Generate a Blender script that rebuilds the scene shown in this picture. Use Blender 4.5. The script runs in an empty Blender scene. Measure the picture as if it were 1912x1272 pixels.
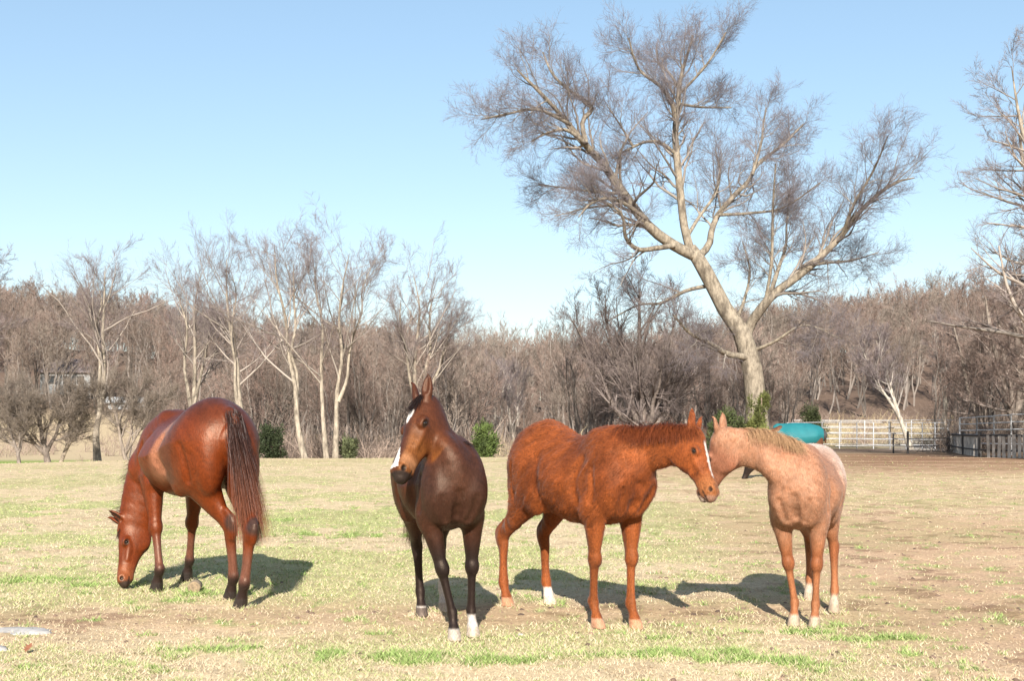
import bpy, math, random
import numpy as np
from mathutils import Vector
scene = bpy.context.scene
R = math.radians
# ------------------------------------------------------------------ camera, sky, sun, exposure
FPX, HZ, EYE = 2200.0, 795.0, 1.35          # focal length and horizon row in photo pixels, camera height
cam_d = bpy.data.cameras.new('camera')
cam = bpy.data.objects.new('camera', cam_d)
scene.collection.objects.link(cam)
cam.location = (0, 0, EYE)
cam.rotation_euler = (R(90), 0, 0)
cam_d.sensor_width = 36.0
cam_d.lens = 36.0 * FPX / 1912.0
cam_d.shift_y = (HZ - 636.0) / 1912.0
cam_d.clip_start = 0.1
cam_d.clip_end = 4000.0
scene.camera = cam
SUN_EL, SUN_AZ = R(31), R(1.9)              # light travels away from the camera, slightly to the right
w = bpy.data.worlds.new('World')
scene.world = w
w.use_nodes = True
nt = w.node_tree
nt.nodes.clear()
sky = nt.nodes.new('ShaderNodeTexSky')
sky.sky_type = 'NISHITA'
sky.sun_disc = False
sky.sun_elevation = SUN_EL
sky.sun_rotation = R(180) + SUN_AZ
sky.altitude = 100
sky.air_density = 1.0
sky.dust_density = 1.0
sky.ozone_density = 1.3
bg = nt.nodes.new('ShaderNodeBackground')
bg.inputs['Strength'].default_value = 0.088
out = nt.nodes.new('ShaderNodeOutputWorld')
hsv = nt.nodes.new('ShaderNodeHueSaturation')
hsv.inputs['Hue'].default_value = 0.495
hsv.inputs['Saturation'].default_value = 1.18
hsv.inputs['Value'].default_value = 1.75
gam = nt.nodes.new('ShaderNodeGamma')
gam.inputs['Gamma'].default_value = 0.68
nt.links.new(sky.outputs[0], gam.inputs['Color'])
nt.links.new(gam.outputs[0], hsv.inputs['Color'])
nt.links.new(hsv.outputs[0], bg.inputs[0])
nt.links.new(bg.outputs[0], out.inputs[0])
sd = bpy.data.lights.new('sun', 'SUN')
sd.energy = 5.0
sd.angle = R(0.53)
sd.color = (1.0, 0.95, 0.87)
so = bpy.data.objects.new('sun', sd)
scene.collection.objects.link(so)
ldir = Vector((math.sin(SUN_AZ) * math.cos(SUN_EL), math.cos(SUN_AZ) * math.cos(SUN_EL), -math.sin(SUN_EL)))
so.rotation_euler = ldir.to_track_quat('-Z', 'Y').to_euler()
scene.view_settings.view_transform = 'Standard'
scene.view_settings.look = 'None'
scene.view_settings.exposure = 1.06
scene.view_settings.gamma = 1.0
scene.render.engine = 'CYCLES'
col = scene.collection

def at(px, py, d):                           # point at depth d seen in the photo at (px, py)
    return np.array([(px - 956.0) / FPX * d, d, EYE - (py - HZ) / FPX * d])

# ------------------------------------------------------------------ object helpers
def tag(o, label=None, cat=None, group=None, kind=None):
    if label: o['label'] = label
    if cat: o['category'] = cat
    if group: o['group'] = group
    if kind: o['kind'] = kind
    return o

def empty(name, loc=(0, 0, 0), rz=0.0):
    o = bpy.data.objects.new(name, None)
    o.empty_display_size = 0.2
    o.location = loc
    o.rotation_euler = (0, 0, rz)
    col.objects.link(o)
    return o

def mesh_obj(name, verts, faces, mat, parent=None, smooth=True, colors=None):
    """faces: (N,3) or (N,4) array, or a list of such arrays; colors per vertex (N,3)."""
    me = bpy.data.meshes.new(name)
    verts = np.asarray(verts, dtype=np.float32)
    fl = faces if isinstance(faces, list) else [faces]
    fl = [np.asarray(f, dtype=np.int32) for f in fl if len(f)]
    idx = np.concatenate([f.ravel() for f in fl])
    sizes = np.concatenate([np.full(len(f), f.shape[1], dtype=np.int32) for f in fl])
    starts = np.concatenate([[0], np.cumsum(sizes)[:-1]]).astype(np.int32)
    me.vertices.add(len(verts))
    me.vertices.foreach_set('co', verts.ravel())
    me.loops.add(len(idx))
    me.loops.foreach_set('vertex_index', idx)
    me.polygons.add(len(sizes))
    me.polygons.foreach_set('loop_start', starts)
    me.polygons.foreach_set('loop_total', sizes)
    me.polygons.foreach_set('use_smooth', np.full(len(sizes), smooth, dtype=bool))
    me.update(calc_edges=True)
    if colors is not None:
        ca = me.color_attributes.new('tint', 'FLOAT_COLOR', 'POINT')
        c4 = np.ones((len(verts), 4), dtype=np.float32)
        c4[:, :3] = colors
        ca.data.foreach_set('color', c4.ravel())
    me.materials.append(mat)
    o = bpy.data.objects.new(name, me)
    col.objects.link(o)
    if parent is not None:
        o.parent = parent
    return o

class NT:
    """tiny node-tree writer"""
    def __init__(s, name):
        s.m = bpy.data.materials.new(name)
        s.m.use_nodes = True
        s.t = s.m.node_tree
        s.b = s.t.nodes['Principled BSDF']
    def n(s, typ, **kw):
        nd = s.t.nodes.new(typ)
        for k, v in kw.items():
            if k.startswith('i_'):
                nd.inputs[k[2:].replace('_', ' ')].default_value = v
            else:
                setattr(nd, k, v)
        return nd
    def l(s, a, b):
        s.t.links.new(a, b)
    def noise(s, scale, detail=4, rough=0.55, vec=None, dist=0.0):
        nd = s.n('ShaderNodeTexNoise')
        nd.inputs['Scale'].default_value = scale
        nd.inputs['Detail'].default_value = detail
        nd.inputs['Roughness'].default_value = rough
        nd.inputs['Distortion'].default_value = dist
        if vec is not None: s.l(vec, nd.inputs['Vector'])
        return nd.outputs['Fac']
    def ramp(s, fac, stops):
        nd = s.n('ShaderNodeValToRGB')
        e = nd.color_ramp.elements
        while len(e) < len(stops): e.new(0.5)
        for i, (p, c) in enumerate(stops):
            e[i].position = p
            e[i].color = (c, c, c, 1) if isinstance(c, (int, float)) else (c[0], c[1], c[2], 1)
        s.l(fac, nd.inputs[0])
        return nd.outputs[0]
    def mix(s, fac, a, b, mode='MIX'):
        nd = s.n('ShaderNodeMix', data_type='RGBA', blend_type=mode)
        for sock, v in ((nd.inputs[0], fac), (nd.inputs[6], a), (nd.inputs[7], b)):
            if isinstance(v, (int, float)): sock.default_value = v
            elif isinstance(v, tuple): sock.default_value = (v[0], v[1], v[2], 1)
            else: s.l(v, sock)
        return nd.outputs[2]
    def math(s, op, a, b=0.0):
        nd = s.n('ShaderNodeMath', operation=op)
        for sock, v in ((nd.inputs[0], a), (nd.inputs[1], b)):
            if isinstance(v, (int, float)): sock.default_value = v
            else: s.l(v, sock)
        return nd.outputs[0]
    def bump(s, h, strength=0.3, dist=0.01):
        nd = s.n('ShaderNodeBump')
        nd.inputs['Strength'].default_value = strength
        nd.inputs['Distance'].default_value = dist
        s.l(h, nd.inputs['Height'])
        s.l(nd.outputs[0], s.b.inputs['Normal'])
    def scaled(s, sx, sy, sz, kind='Object'):
        tc = s.n('ShaderNodeTexCoord')
        mp = s.n('ShaderNodeMapping')
        mp.inputs['Scale'].default_value = (sx, sy, sz)
        s.l(tc.outputs[kind], mp.inputs[0])
        return mp.outputs[0]
    def attr(s):
        nd = s.n('ShaderNodeAttribute', attribute_name='tint')
        return nd.outputs['Color']
# ------------------------------------------------------------------ horses: one implicit surface per animal
def unit(v):
    v = np.asarray(v, float)
    return v / (np.linalg.norm(v) + 1e-9)

def spline(P, n):
    """Catmull-Rom through rows of P, n samples per span"""
    P = np.asarray(P, float)
    Q = np.vstack([2 * P[0] - P[1], P, 2 * P[-1] - P[-2]])
    res = []
    for i in range(1, len(Q) - 2):
        t = np.linspace(0, 1, n, endpoint=False)[:, None]
        a, b, c, d = Q[i - 1], Q[i], Q[i + 1], Q[i + 2]
        res.append(0.5 * (2 * b + (c - a) * t + (2 * a - 5 * b + 4 * c - d) * t ** 2 + (-a + 3 * b - 3 * c + d) * t ** 3))
    res.append(P[-1:])
    return np.vstack(res)

class Field:
    def __init__(s, lo, hi, vox):
        s.lo, s.vox = np.array(lo, float), vox
        s.n = np.ceil((np.array(hi) - s.lo) / vox).astype(int) + 1
        s.F = np.full(s.n, 0.25, dtype=np.float32)
    def box(s, lo, hi):
        a = np.clip(np.floor((lo - s.lo) / s.vox).astype(int), 0, s.n - 1)
        b = np.clip(np.ceil((hi - s.lo) / s.vox).astype(int) + 1, 1, s.n)
        ax = [(s.lo[i] + s.vox * np.arange(a[i], b[i])).astype(np.float32) for i in range(3)]
        return (slice(a[0], b[0]), slice(a[1], b[1]), slice(a[2], b[2])), np.meshgrid(*ax, indexing='ij', sparse=True)
    def put(s, sl, d, k, sub=False):
        F = s.F[sl]
        if sub:                                  # smooth subtraction
            h = np.maximum(k - np.abs(-d - F), 0) / k
            s.F[sl] = np.maximum(F, -d) + h * h * k * 0.25
        else:
            h = np.maximum(k - np.abs(F - d), 0) / k
            s.F[sl] = np.minimum(F, d) - h * h * k * 0.25
    def tube(s, pts, rh, rw, side, k=0.03, n=4, sub=False):
        """pts (M,3); rh in-plane radius, rw radius along side; side (3,) or (M,3)"""
        pts = np.asarray(pts, float); M = len(pts)
        side = np.broadcast_to(np.asarray(side, float), (M, 3))
        A = spline(np.hstack([pts, np.reshape(rh, (M, 1)), np.reshape(rw, (M, 1)), side]), n)
        mr = max(np.max(A[:, 3]), np.max(A[:, 4])) + k + 2 * s.vox
        sl, (X, Y, Z) = s.box(A[:, :3].min(0) - mr, A[:, :3].max(0) + mr)
        best = None
        for i in range(len(A) - 1):
            a, b = A[i, :3], A[i + 1, :3]
            ab = b - a; L2 = ab @ ab + 1e-12
            nn = A[i, 5:8] + A[i + 1, 5:8]; nn = nn - ab * (nn @ ab) / L2; nn = unit(nn)
            dx, dy, dz = X - a[0], Y - a[1], Z - a[2]
            t = np.clip((dx * ab[0] + dy * ab[1] + dz * ab[2]) / L2, 0, 1)
            qx, qy, qz = dx - t * ab[0], dy - t * ab[1], dz - t * ab[2]
            qn = qx * nn[0] + qy * nn[1] + qz * nn[2]
            qn2 = qn * qn
            qr2 = np.maximum(qx * qx + qy * qy + qz * qz - qn2, 0)
            h = A[i, 3] + t * (A[i + 1, 3] - A[i, 3]); v = A[i, 4] + t * (A[i + 1, 4] - A[i, 4])
            k0 = np.sqrt(qr2 / h ** 2 + qn2 / v ** 2)
            k1 = np.sqrt(qr2 / h ** 4 + qn2 / v ** 4) + 1e-6
            d = k0 * (k0 - 1) / k1
            d = np.where(k0 < 0.3, -np.minimum(h, v) * (1 - k0), d)
            best = d if best is None else np.minimum(best, d)
        s.put(sl, best.astype(np.float32), k, sub)
    def ell(s, c, r, ax=None, k=0.03, sub=False):
        c = np.asarray(c, float); r = np.asarray(r, float)
        ax = np.eye(3) if ax is None else np.asarray(ax, float)
        mr = max(r) + k + 2 * s.vox
        sl, (X, Y, Z) = s.box(c - mr, c + mr)
        dx, dy, dz = X - c[0], Y - c[1], Z - c[2]
        k0 = 0; k1 = 0
        for i in range(3):
            q = dx * ax[i][0] + dy * ax[i][1] + dz * ax[i][2]
            k0 = k0 + (q / r[i]) ** 2; k1 = k1 + (q / r[i] ** 2) ** 2
        k0 = np.sqrt(k0); k1 = np.sqrt(k1) + 1e-6
        d = np.where(k0 < 0.3, -min(r) * (1 - k0), k0 * (k0 - 1) / k1)
        s.put(sl, d.astype(np.float32), k, sub)
    def loft(s, prof, k=0.05):
        """prof rows: x, top, bottom, half-width, width taper upward; trunk along x"""
        P = spline(prof, 8)
        lo = np.array([P[0, 0] - 0.12, -P[:, 3].max() - k - 0.03, P[:, 2].min() - k - 0.03])
        hi = np.array([P[-1, 0] + 0.12, P[:, 3].max() + k + 0.03, P[:, 1].max() + k + 0.03])
        sl, (X, Y, Z) = s.box(lo, hi)
        xs = X[:, 0, 0]
        xc = np.clip(xs, P[0, 0], P[-1, 0])
        T, B, W, C = (np.interp(xc, P[:, 0], P[:, j])[:, None, None].astype(np.float32) for j in (1, 2, 3, 4))
        zc = (T + B) / 2; h = (T - B) / 2
        zz = (Z - zc) / h
        We = W * (1 - C * np.clip(zz, 0, 1)) * (1 - 0.10 * np.clip(-zz, 0, 1))
        ex = (xs - xc)[:, None, None] / 0.05
        k0 = np.sqrt((Y / We) ** 2 + zz ** 2 + ex ** 2)
        k1 = np.sqrt((Y / We ** 2) ** 2 + (zz / h) ** 2 + (ex / 0.05) ** 2) + 1e-6
        d = np.where(k0 < 0.3, -0.1, k0 * (k0 - 1) / k1)
        s.put(sl, np.broadcast_to(d, s.F[sl].shape).astype(np.float32), k)
    def mesh(s):
        F = s.F
        S = F < 0
        nx, ny, nz = F.shape
        acc = np.zeros((nx - 1, ny - 1, nz - 1), dtype=np.int8)
        for dx in (0, 1):
            for dy in (0, 1):
                for dz in (0, 1):
                    acc += S[dx:nx - 1 + dx, dy:ny - 1 + dy, dz:nz - 1 + dz]
        cells = np.argwhere((acc > 0) & (acc < 8))
        idx = np.full(acc.shape, -1, dtype=np.int32)
        idx[tuple(cells.T)] = np.arange(len(cells))
        P = np.zeros((len(cells), 3)); N = np.zeros(len(cells))
        corners = [(a, b, c) for a in (0, 1) for b in (0, 1) for c in (0, 1)]
        for ca in corners:
            for ax in range(3):
                if ca[ax]: continue
                cb = list(ca); cb[ax] = 1
                fa = F[cells[:, 0] + ca[0], cells[:, 1] + ca[1], cells[:, 2] + ca[2]]
                fb = F[cells[:, 0] + cb[0], cells[:, 1] + cb[1], cells[:, 2] + cb[2]]
                m = (fa < 0) != (fb < 0)
                t = np.where(m, fa / (fa - fb + 1e-12), 0)
                p = np.tile(np.array(ca, float), (len(cells), 1)); p[:, ax] += t
                P[m] += p[m]; N[m] += 1
        V = s.lo + s.vox * (cells + P / N[:, None])
        quads = []
        for ax in range(3):
            sa = [slice(None)] * 3; sb = [slice(None)] * 3
            sa[ax] = slice(0, F.shape[ax] - 1); sb[ax] = slice(1, F.shape[ax])
            A = S[tuple(sa)]; B = S[tuple(sb)]
            e = np.argwhere(A != B)
            u, v = (ax + 1) % 3, (ax + 2) % 3
            ok = (e[:, u] > 0) & (e[:, v] > 0) & (e[:, u] < F.shape[u] - 1) & (e[:, v] < F.shape[v] - 1)
            e = e[ok]
            def ci(du, dv):
                q = e.copy(); q[:, u] -= du; q[:, v] -= dv
                return idx[q[:, 0], q[:, 1], q[:, 2]]
            q = np.stack([ci(1, 1), ci(0, 1), ci(0, 0), ci(1, 0)], 1)
            flip = ~A[e[:, 0], e[:, 1], e[:, 2]]
            q[flip] = q[flip][:, ::-1]
            quads.append(q)
        return V, np.vstack(quads)
    def grad(s, V):
        g = np.zeros_like(V)
        c = np.clip(((V - s.lo) / s.vox).round().astype(int), 1, s.n - 2)
        for i in range(3):
            a = c.copy(); b = c.copy(); a[:, i] += 1; b[:, i] -= 1
            g[:, i] = s.F[a[:, 0], a[:, 1], a[:, 2]] - s.F[b[:, 0], b[:, 1], b[:, 2]]
        return g / (np.linalg.norm(g, axis=1, keepdims=True) + 1e-9)

def smooth01(x, a, b):
    t = np.clip((x - a) / (b - a), 0, 1)
    return t * t * (3 - 2 * t)

def vnoise(P, freq, seed=0):
    """smooth value noise at points P (N,3)"""
    r = np.random.RandomState(seed); G = 24
    tab = r.rand(G, G, G)
    q = P * freq; i = np.floor(q).astype(int); f = q - i; f = f * f * (3 - 2 * f)
    res = 0
    for a in (0, 1):
        for b in (0, 1):
            for c in (0, 1):
                wgt = (f[:, 0] if a else 1 - f[:, 0]) * (f[:, 1] if b else 1 - f[:, 1]) * (f[:, 2] if c else 1 - f[:, 2])
                res = res + wgt * tab[(i[:, 0] + a) % G, (i[:, 1] + b) % G, (i[:, 2] + c) % G]
    return res

def strands(roots, dirs, length, width, rng, gravity=0.5, seg=4, spread=0.25, taper=0.2, wave=0.0, push=None):
    """flat tapering hair ribbons; roots/dirs (N,3), length (N,)"""
    N = len(roots)
    d = dirs + rng.normal(0, spread, (N, 3)); d /= np.linalg.norm(d, axis=1, keepdims=True)
    side = np.cross(d, rng.normal(0, 1, (N, 3))); side /= np.linalg.norm(side, axis=1, keepdims=True)
    p = roots.copy(); rows = [p.copy()]
    wv = rng.normal(0, 1, (N, 3)) * wave
    for i in range(seg):
        d = d + np.array([0, 0, -gravity]) / seg + wv * math.cos(i * 1.9) / seg
        if push is not None: d = d + push / seg
        d /= np.linalg.norm(d, axis=1, keepdims=True)
        p = p + d * (length / seg)[:, None]
        rows.append(p.copy())
    V = []
    for i, q in enumerate(rows):
        wd = width * (1 - (1 - taper) * (i / seg)) / 2
        V.append(q - side * np.reshape(wd, (-1, 1))); V.append(q + side * np.reshape(wd, (-1, 1)))
    V = np.stack(V, 1)                     # N, 2*(seg+1), 3
    base = np.arange(N)[:, None] * (2 * (seg + 1))
    F = np.concatenate([base + np.array([2 * i, 2 * i + 1, 2 * i + 3, 2 * i + 2]) for i in range(seg)])
    return V.reshape(-1, 3), F

def coat_material(name, rough=0.5, spec=0.35, sheen=0.0, fiber=0.5):
    m = NT(name)
    base = m.attr()
    v1 = m.noise(420, 3, 0.6, m.scaled(0.16, 0.5, 0.12))
    v2 = m.noise(5, 4, 0.6, m.scaled(1, 1, 1))
    c = m.mix(m.ramp(v1, [(0.3, 0.0), (0.75, 1.0)]), m.mix(1.0, base, (0.55, 0.50, 0.46), 'MULTIPLY'), m.mix(1.0, base, (1.25, 1.20, 1.15), 'MULTIPLY'))
    c = m.mix(m.math('MULTIPLY', m.ramp(v2, [(0.35, 0.0), (0.7, 1.0)]), 0.35), c, m.mix(1.0, base, (0.72, 0.7, 0.68), 'MULTIPLY'))
    m.l(c, m.b.inputs['Base Color'])
    m.b.inputs['Roughness'].default_value = rough
    m.b.inputs['Specular IOR Level'].default_value = spec
    m.b.inputs['Sheen Weight'].default_value = sheen
    m.b.inputs['Sheen Roughness'].default_value = 0.4
    m.b.inputs['Specular Tint'].default_value = (1.0, 0.78, 0.6, 1)
    v3 = m.noise(26, 4, 0.6, m.scaled(1, 1, 0.6))
    m.bump(m.math('ADD', m.math('MULTIPLY', v1, fiber), m.math('MULTIPLY', v3, 0.9)), 0.5, 0.007)
    return m.m

def hair_material(name, rough=0.45):
    m = NT(name)
    m.l(m.attr(), m.b.inputs['Base Color'])
    m.b.inputs['Roughness'].default_value = rough
    m.b.inputs['Specular IOR Level'].default_value = 0.18
    return m.m

M_eye = NT('horse_eye'); M_eye.b.inputs['Base Color'].default_value = (0.012, 0.007, 0.004, 1); M_eye.b.inputs['Roughness'].default_value = 0.08
M_eye = M_eye.m

TRUNK = [  # x, top, bottom, half-width, upward taper  (in withers heights)
    (-0.505, 0.86, 0.74, 0.060, 0.10), (-0.46, 0.915, 0.68, 0.125, 0.15), (-0.38, 0.962, 0.62, 0.190, 0.14),
    (-0.27, 0.988, 0.575, 0.210, 0.18), (-0.14, 0.972, 0.545, 0.208, 0.25), (-0.01, 0.956, 0.520, 0.220, 0.22),
    (0.11, 0.958, 0.512, 0.215, 0.30), (0.22, 0.985, 0.525, 0.180, 0.50), (0.30, 0.985, 0.535, 0.160, 0.55),
    (0.36, 0.945, 0.56, 0.148, 0.45), (0.412, 0.880, 0.60, 0.125, 0.30), (0.455, 0.80, 0.66, 0.070, 0.10)]

def build_horse(name, label, group, origin, fwd, W, hooves, poll, muzzle, dorsal, HL, paint, mat, vox=0.0072,
                neck_mid=None, tk=(1, 1, 1), neck_r=1.0, leg_r=1.0, ear_dir=(0, 0), fur=(40000, 0.012, 0.0022), seed=1, streak=(0.30, 1.0),
                eyes=True, rump=0.0, ear_len=0.30, sx=1.0, shift=None, graze=False):
    """origin: world point under the middle of the trunk; hooves: world x,y of FL, FR, HL, HR; poll, muzzle world points."""
    fwu = unit([fwd[0], fwd[1], 0])
    if shift is None:
        shift = (0.25 * sum(((h[0] - origin[0]) * fwu[0] + (h[1] - origin[1]) * fwu[1]) * (1 if i < 2 else -1) for i, h in enumerate(hooves))) - 0.32 * W * sx
    origin = (origin[0] + fwu[0] * shift, origin[1] + fwu[1] * shift)
    root = empty(name, (origin[0], origin[1], 0), math.atan2(fwd[1], fwd[0]))
    tag(root, label, 'horse', group)
    f = unit([fwd[0], fwd[1], 0]); s_ = np.array([-f[1], f[0], 0.0])
    Mw = np.array([f, s_, [0, 0, 1.0]])                       # world -> local rotation
    def loc(p): return Mw @ (np.asarray(p, float) - np.array([origin[0], origin[1], 0]))
    def locd(v): return Mw @ np.asarray(v, float)
    rng = np.random.RandomState(seed)
    poll_l, muz_l = loc(poll), loc(muzzle)
    hx = unit(muz_l - poll_l)
    dz = locd(dorsal); hz = unit(dz - hx * (dz @ hx)); hy = np.cross(hz, hx)   # +hy: the horse's left
    L = HL
    def H(a, b, c): return poll_l + L * (a * hx + b * hy + c * hz)
    hooves_l = [loc((h[0], h[1], h[2] if len(h) > 2 else 0.0)) for h in hooves]
    allp = np.array([poll_l, muz_l] + hooves_l + [[-0.56 * W, 0, 0], [0.55 * W, 0, W]])
    lo = allp.min(0) - np.array([0.22, 0.24, 0.0]); hi = allp.max(0) + np.array([0.22, 0.24, 0.25])
    lo[1] = min(lo[1], -0.30 * W); hi[1] = max(hi[1], 0.30 * W); lo[2] = -0.03; hi[2] = max(hi[2], 1.08 * W)
    Fd = Field(lo, hi, vox)
    tr = np.array(TRUNK) * np.array([W * sx, W, W, W * tk[0], 1])
    yk = tk[0]
    tr[4:7, 3] *= tk[2]; tr[3, 3] *= (1 + tk[2]) / 2; tr[7, 3] *= (1 + tk[2]) / 2
    tr[:, 2] = W * (0.53 + (tr[:, 2] / W - 0.53)) - W * (tk[1] - 1)
    tr[:, 1] += W * rump * smooth01(-tr[:, 0] / W, 0.0, 0.3)
    tr[:, 4] = np.array(TRUNK)[:, 4]
    Fd.loft(tr, 0.04)
    ys = np.array([0, 1.0, 0])
    # --- neck
    n0 = np.array([0.26 * sx, 0, 0.78]) * W; n1 = np.array([0.350 * sx, 0, 0.840]) * W
    if graze: n1 = np.array([0.37 * sx, 0, 0.745]) * W
    n3 = H(0.10, 0, -0.17)
    n2 = loc(neck_mid) if neck_mid is not None else (n1 * 0.45 + n3 * 0.55)
    n15 = (n1 + n2) / 2 + np.array([0.01, 0, 0.0]) * W
    sd3 = hy; sd2 = unit(ys * 0.5 + hy * 0.5)
    nr = neck_r
    Fd.tube([n0, n1, n15, n2, n3], np.array([0.150, 0.160 * nr, 0.140 * nr, 0.112 * nr, 0.094 * nr]) * W,
            np.array([0.110, 0.098, 0.078, 0.060, 0.056]) * W, [ys, ys, unit(ys * .8 + sd2 * .2), sd2, sd3], k=0.11, n=6)
    # --- head
    hp = np.array([(0.02, -0.11, 0.115, 0.105), (0.16, -0.135, 0.165, 0.140), (0.32, -0.15, 0.180, 0.150), (0.48, -0.155, 0.150, 0.118),
                   (0.66, -0.155, 0.122, 0.094), (0.80, -0.158, 0.112, 0.092), (0.90, -0.168, 0.106, 0.092), (0.965, -0.188, 0.078, 0.076)])
    Fd.tube([H(a, 0, c) for a, c, _, _ in hp], hp[:, 2] * L, hp[:, 3] * L, hy, k=0.03, n=4)
    hax = np.array([hx, hy, hz])
    for sgn in (1, -1):
        Fd.ell(H(0.27, sgn * 0.068, -0.285), np.array([0.175, 0.062, 0.155]) * L, hax, k=0.045)      # jowl
        Fd.tube([H(0.318, sgn * 0.150, -0.080), H(0.35, sgn * 0.172, -0.050), H(0.405, sgn * 0.152, -0.062)], np.array([0.012, 0.017, 0.012]) * L, np.array([0.012, 0.017, 0.012]) * L, hy, k=0.012)  # brow
        Fd.ell(H(0.355, sgn * 0.135, -0.075), np.array([0.075, 0.045, 0.055]) * L, hax, k=0.022)     # orbit
        Fd.tube([H(0.38, sgn * 0.125, -0.135), H(0.62, sgn * 0.095, -0.15)], np.array([0.022, 0.012]) * L, np.array([0.022, 0.012]) * L, hy, k=0.03)  # facial crest
        Fd.ell(H(0.90, sgn * 0.062, -0.125), np.array([0.07, 0.038, 0.055]) * L, hax, k=0.02)        # nostril flare
        Fd.ell(H(0.925, sgn * 0.098, -0.125), np.array([0.035, 0.022, 0.026]) * L, hax, k=0.012, sub=True)
        Fd.ell(H(0.375, sgn * 0.185, -0.085), np.array([0.036, 0.022, 0.025]) * L, hax, k=0.01, sub=True)  # eye socket
        # ears
        eb = H(0.015, sgn * 0.085, -0.01)
        ed = unit(hz * (0.50 - ear_dir[0]) - hx * (0.85 + ear_dir[0]) + hy * sgn * (0.20 + ear_dir[1]))
        el = ear_len * L
        inner = unit(hx * 0.35 + hz * 0.75 + hy * sgn * 0.55); inner = unit(inner - ed * (inner @ ed)); es = unit(np.cross(ed, inner))
        Fd.tube([eb - ed * 0.02, eb + ed * el * 0.3, eb + ed * el * 0.62, eb + ed * el * 0.85, eb + ed * el + inner * 0.01],
                np.array([0.045, 0.046, 0.036, 0.022, 0.008]) * L, np.array([0.052, 0.062, 0.050, 0.030, 0.008]) * L, es, k=0.02)
        Fd.tube([eb + ed * el * 0.22 + inner * 0.055 * L, eb + ed * el * 0.55 + inner * 0.042 * L, eb + ed * el * 0.85 + inner * 0.022 * L],
                np.array([0.030, 0.028, 0.012]) * L, np.array([0.036, 0.032, 0.012]) * L, es, k=0.010, sub=True)
    Fd.tube([H(0.42, 0, -0.29), H(0.60, 0, -0.265), H(0.80, 0, -0.24)], np.array([0.07, 0.045, 0.04]) * L, np.array([0.065, 0.050, 0.045]) * L, hy, k=0.04)
    Fd.ell(H(0.875, 0, -0.258), np.array([0.062, 0.052, 0.040]) * L, hax, k=0.02)                     # chin
    for sgn in (1, -1):
        Fd.tube([H(0.87, sgn * 0.098, -0.236), H(0.97, sgn * 0.080, -0.240)], [0.006 * L] * 2, [0.016 * L] * 2, hy, k=0.008, sub=True)  # mouth
    # --- forequarters
    lr = leg_r
    legs = []
    for i, sgn in ((0, 1), (1, -1)):
        hf = hooves_l[i]
        elbow = np.array([0.275 * W * sx, sgn * 0.122 * W * yk, 0.585 * W])
        sh = np.array([0.395 * W * sx, sgn * 0.100 * W * yk, 0.715 * W])
        fet = np.array([hf[0] - 0.040 * W, hf[1], 0.125 * W + hf[2]])
        knee = elbow * 0.44 + fet * 0.56; knee[0] += 0.012 * W; knee[2] = 0.335 * W + 0.5 * hf[2]
        Fd.tube([np.array([0.24 * W * sx, sgn * 0.070 * W * yk, 0.92 * W]), np.array([0.34 * sx, sgn * 0.100 * yk, 0.80]) * W, sh], np.array([0.06, 0.115, 0.085]) * W, np.array([0.04, 0.06, 0.055]) * W, ys, k=0.085)
        Fd.tube([sh, elbow + np.array([0.0, 0, 0.03]) * W], np.array([0.09, 0.10]) * W, np.array([0.055, 0.055]) * W, ys, k=0.06)
        Fd.ell([0.385 * W * sx, sgn * 0.062 * W * yk, 0.640 * W], np.array([0.075, 0.056, 0.080]) * W, k=0.05)   # pectoral
        up = elbow + np.array([0.015, 0, 0.03]) * W
        m1 = up * 0.55 + knee * 0.45; m2 = up * 0.2 + knee * 0.8
        c1 = knee * 0.85 + fet * 0.15; c2 = knee * 0.45 + fet * 0.55; c3 = knee * 0.12 + fet * 0.88
        cor = np.array([hf[0] - 0.008 * W, hf[1], 0.055 * W + hf[2]])
        Fd.tube([up, m1, m2, knee + np.array([0.004, 0, 0.01]) * W, c1, c2, c3, fet, (fet + cor) / 2, cor],
                np.array([0.092, 0.062, 0.040, 0.043, 0.029, 0.0255, 0.028, 0.033, 0.024, 0.029]) * W * lr,
                np.array([0.062, 0.047, 0.034, 0.038, 0.024, 0.0195, 0.022, 0.027, 0.022, 0.028]) * W * lr, ys, k=0.03, n=8)
        legs.append((elbow, knee, fet, cor))
    # --- hindquarters
    for i, sgn in ((2, 1), (3, -1)):
        hf = hooves_l[i]
        hip = np.array([-0.32 * sx, sgn * 0.085 * yk, 0.80]) * W
        fet = np.array([hf[0] - 0.040 * W, hf[1], 0.130 * W + hf[2]])
        hock = np.array([fet[0] - 0.018 * W, hf[1] * 0.8 + sgn * 0.1 * W * 0.2, 0.385 * W + hf[2] * 0.8])
        stif = np.array([-0.205 * W * sx + 0.2 * (hock[0] + 0.47 * W * sx), sgn * 0.130 * W * yk, 0.615 * W])
        Fd.tube([hip, (hip + stif) / 2 + np.array([-0.01, 0, 0]) * W, stif], np.array([0.175, 0.150, 0.085]) * W, np.array([0.10, 0.085, 0.055]) * W, ys, k=0.09)
        Fd.ell([-0.43 * W * sx, sgn * 0.085 * W * yk, 0.71 * W], np.array([0.075, 0.075, 0.16]) * W, k=0.045)    # hamstring
        Fd.ell([stif[0] + 0.01 * W, sgn * 0.14 * W * yk, 0.60 * W], np.array([0.055, 0.035, 0.06]) * W, k=0.03)
        g0 = np.array([-0.31 * sx, sgn * 0.105 * yk, 0.655]) * W; g0[0] += 0.2 * (hock[0] + 0.47 * W * sx)
        g1 = g0 * 0.5 + hock * 0.5 + np.array([0.02, 0, 0]) * W; g2 = g0 * 0.18 + hock * 0.82 + np.array([0.008, 0, 0.0]) * W
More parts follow.
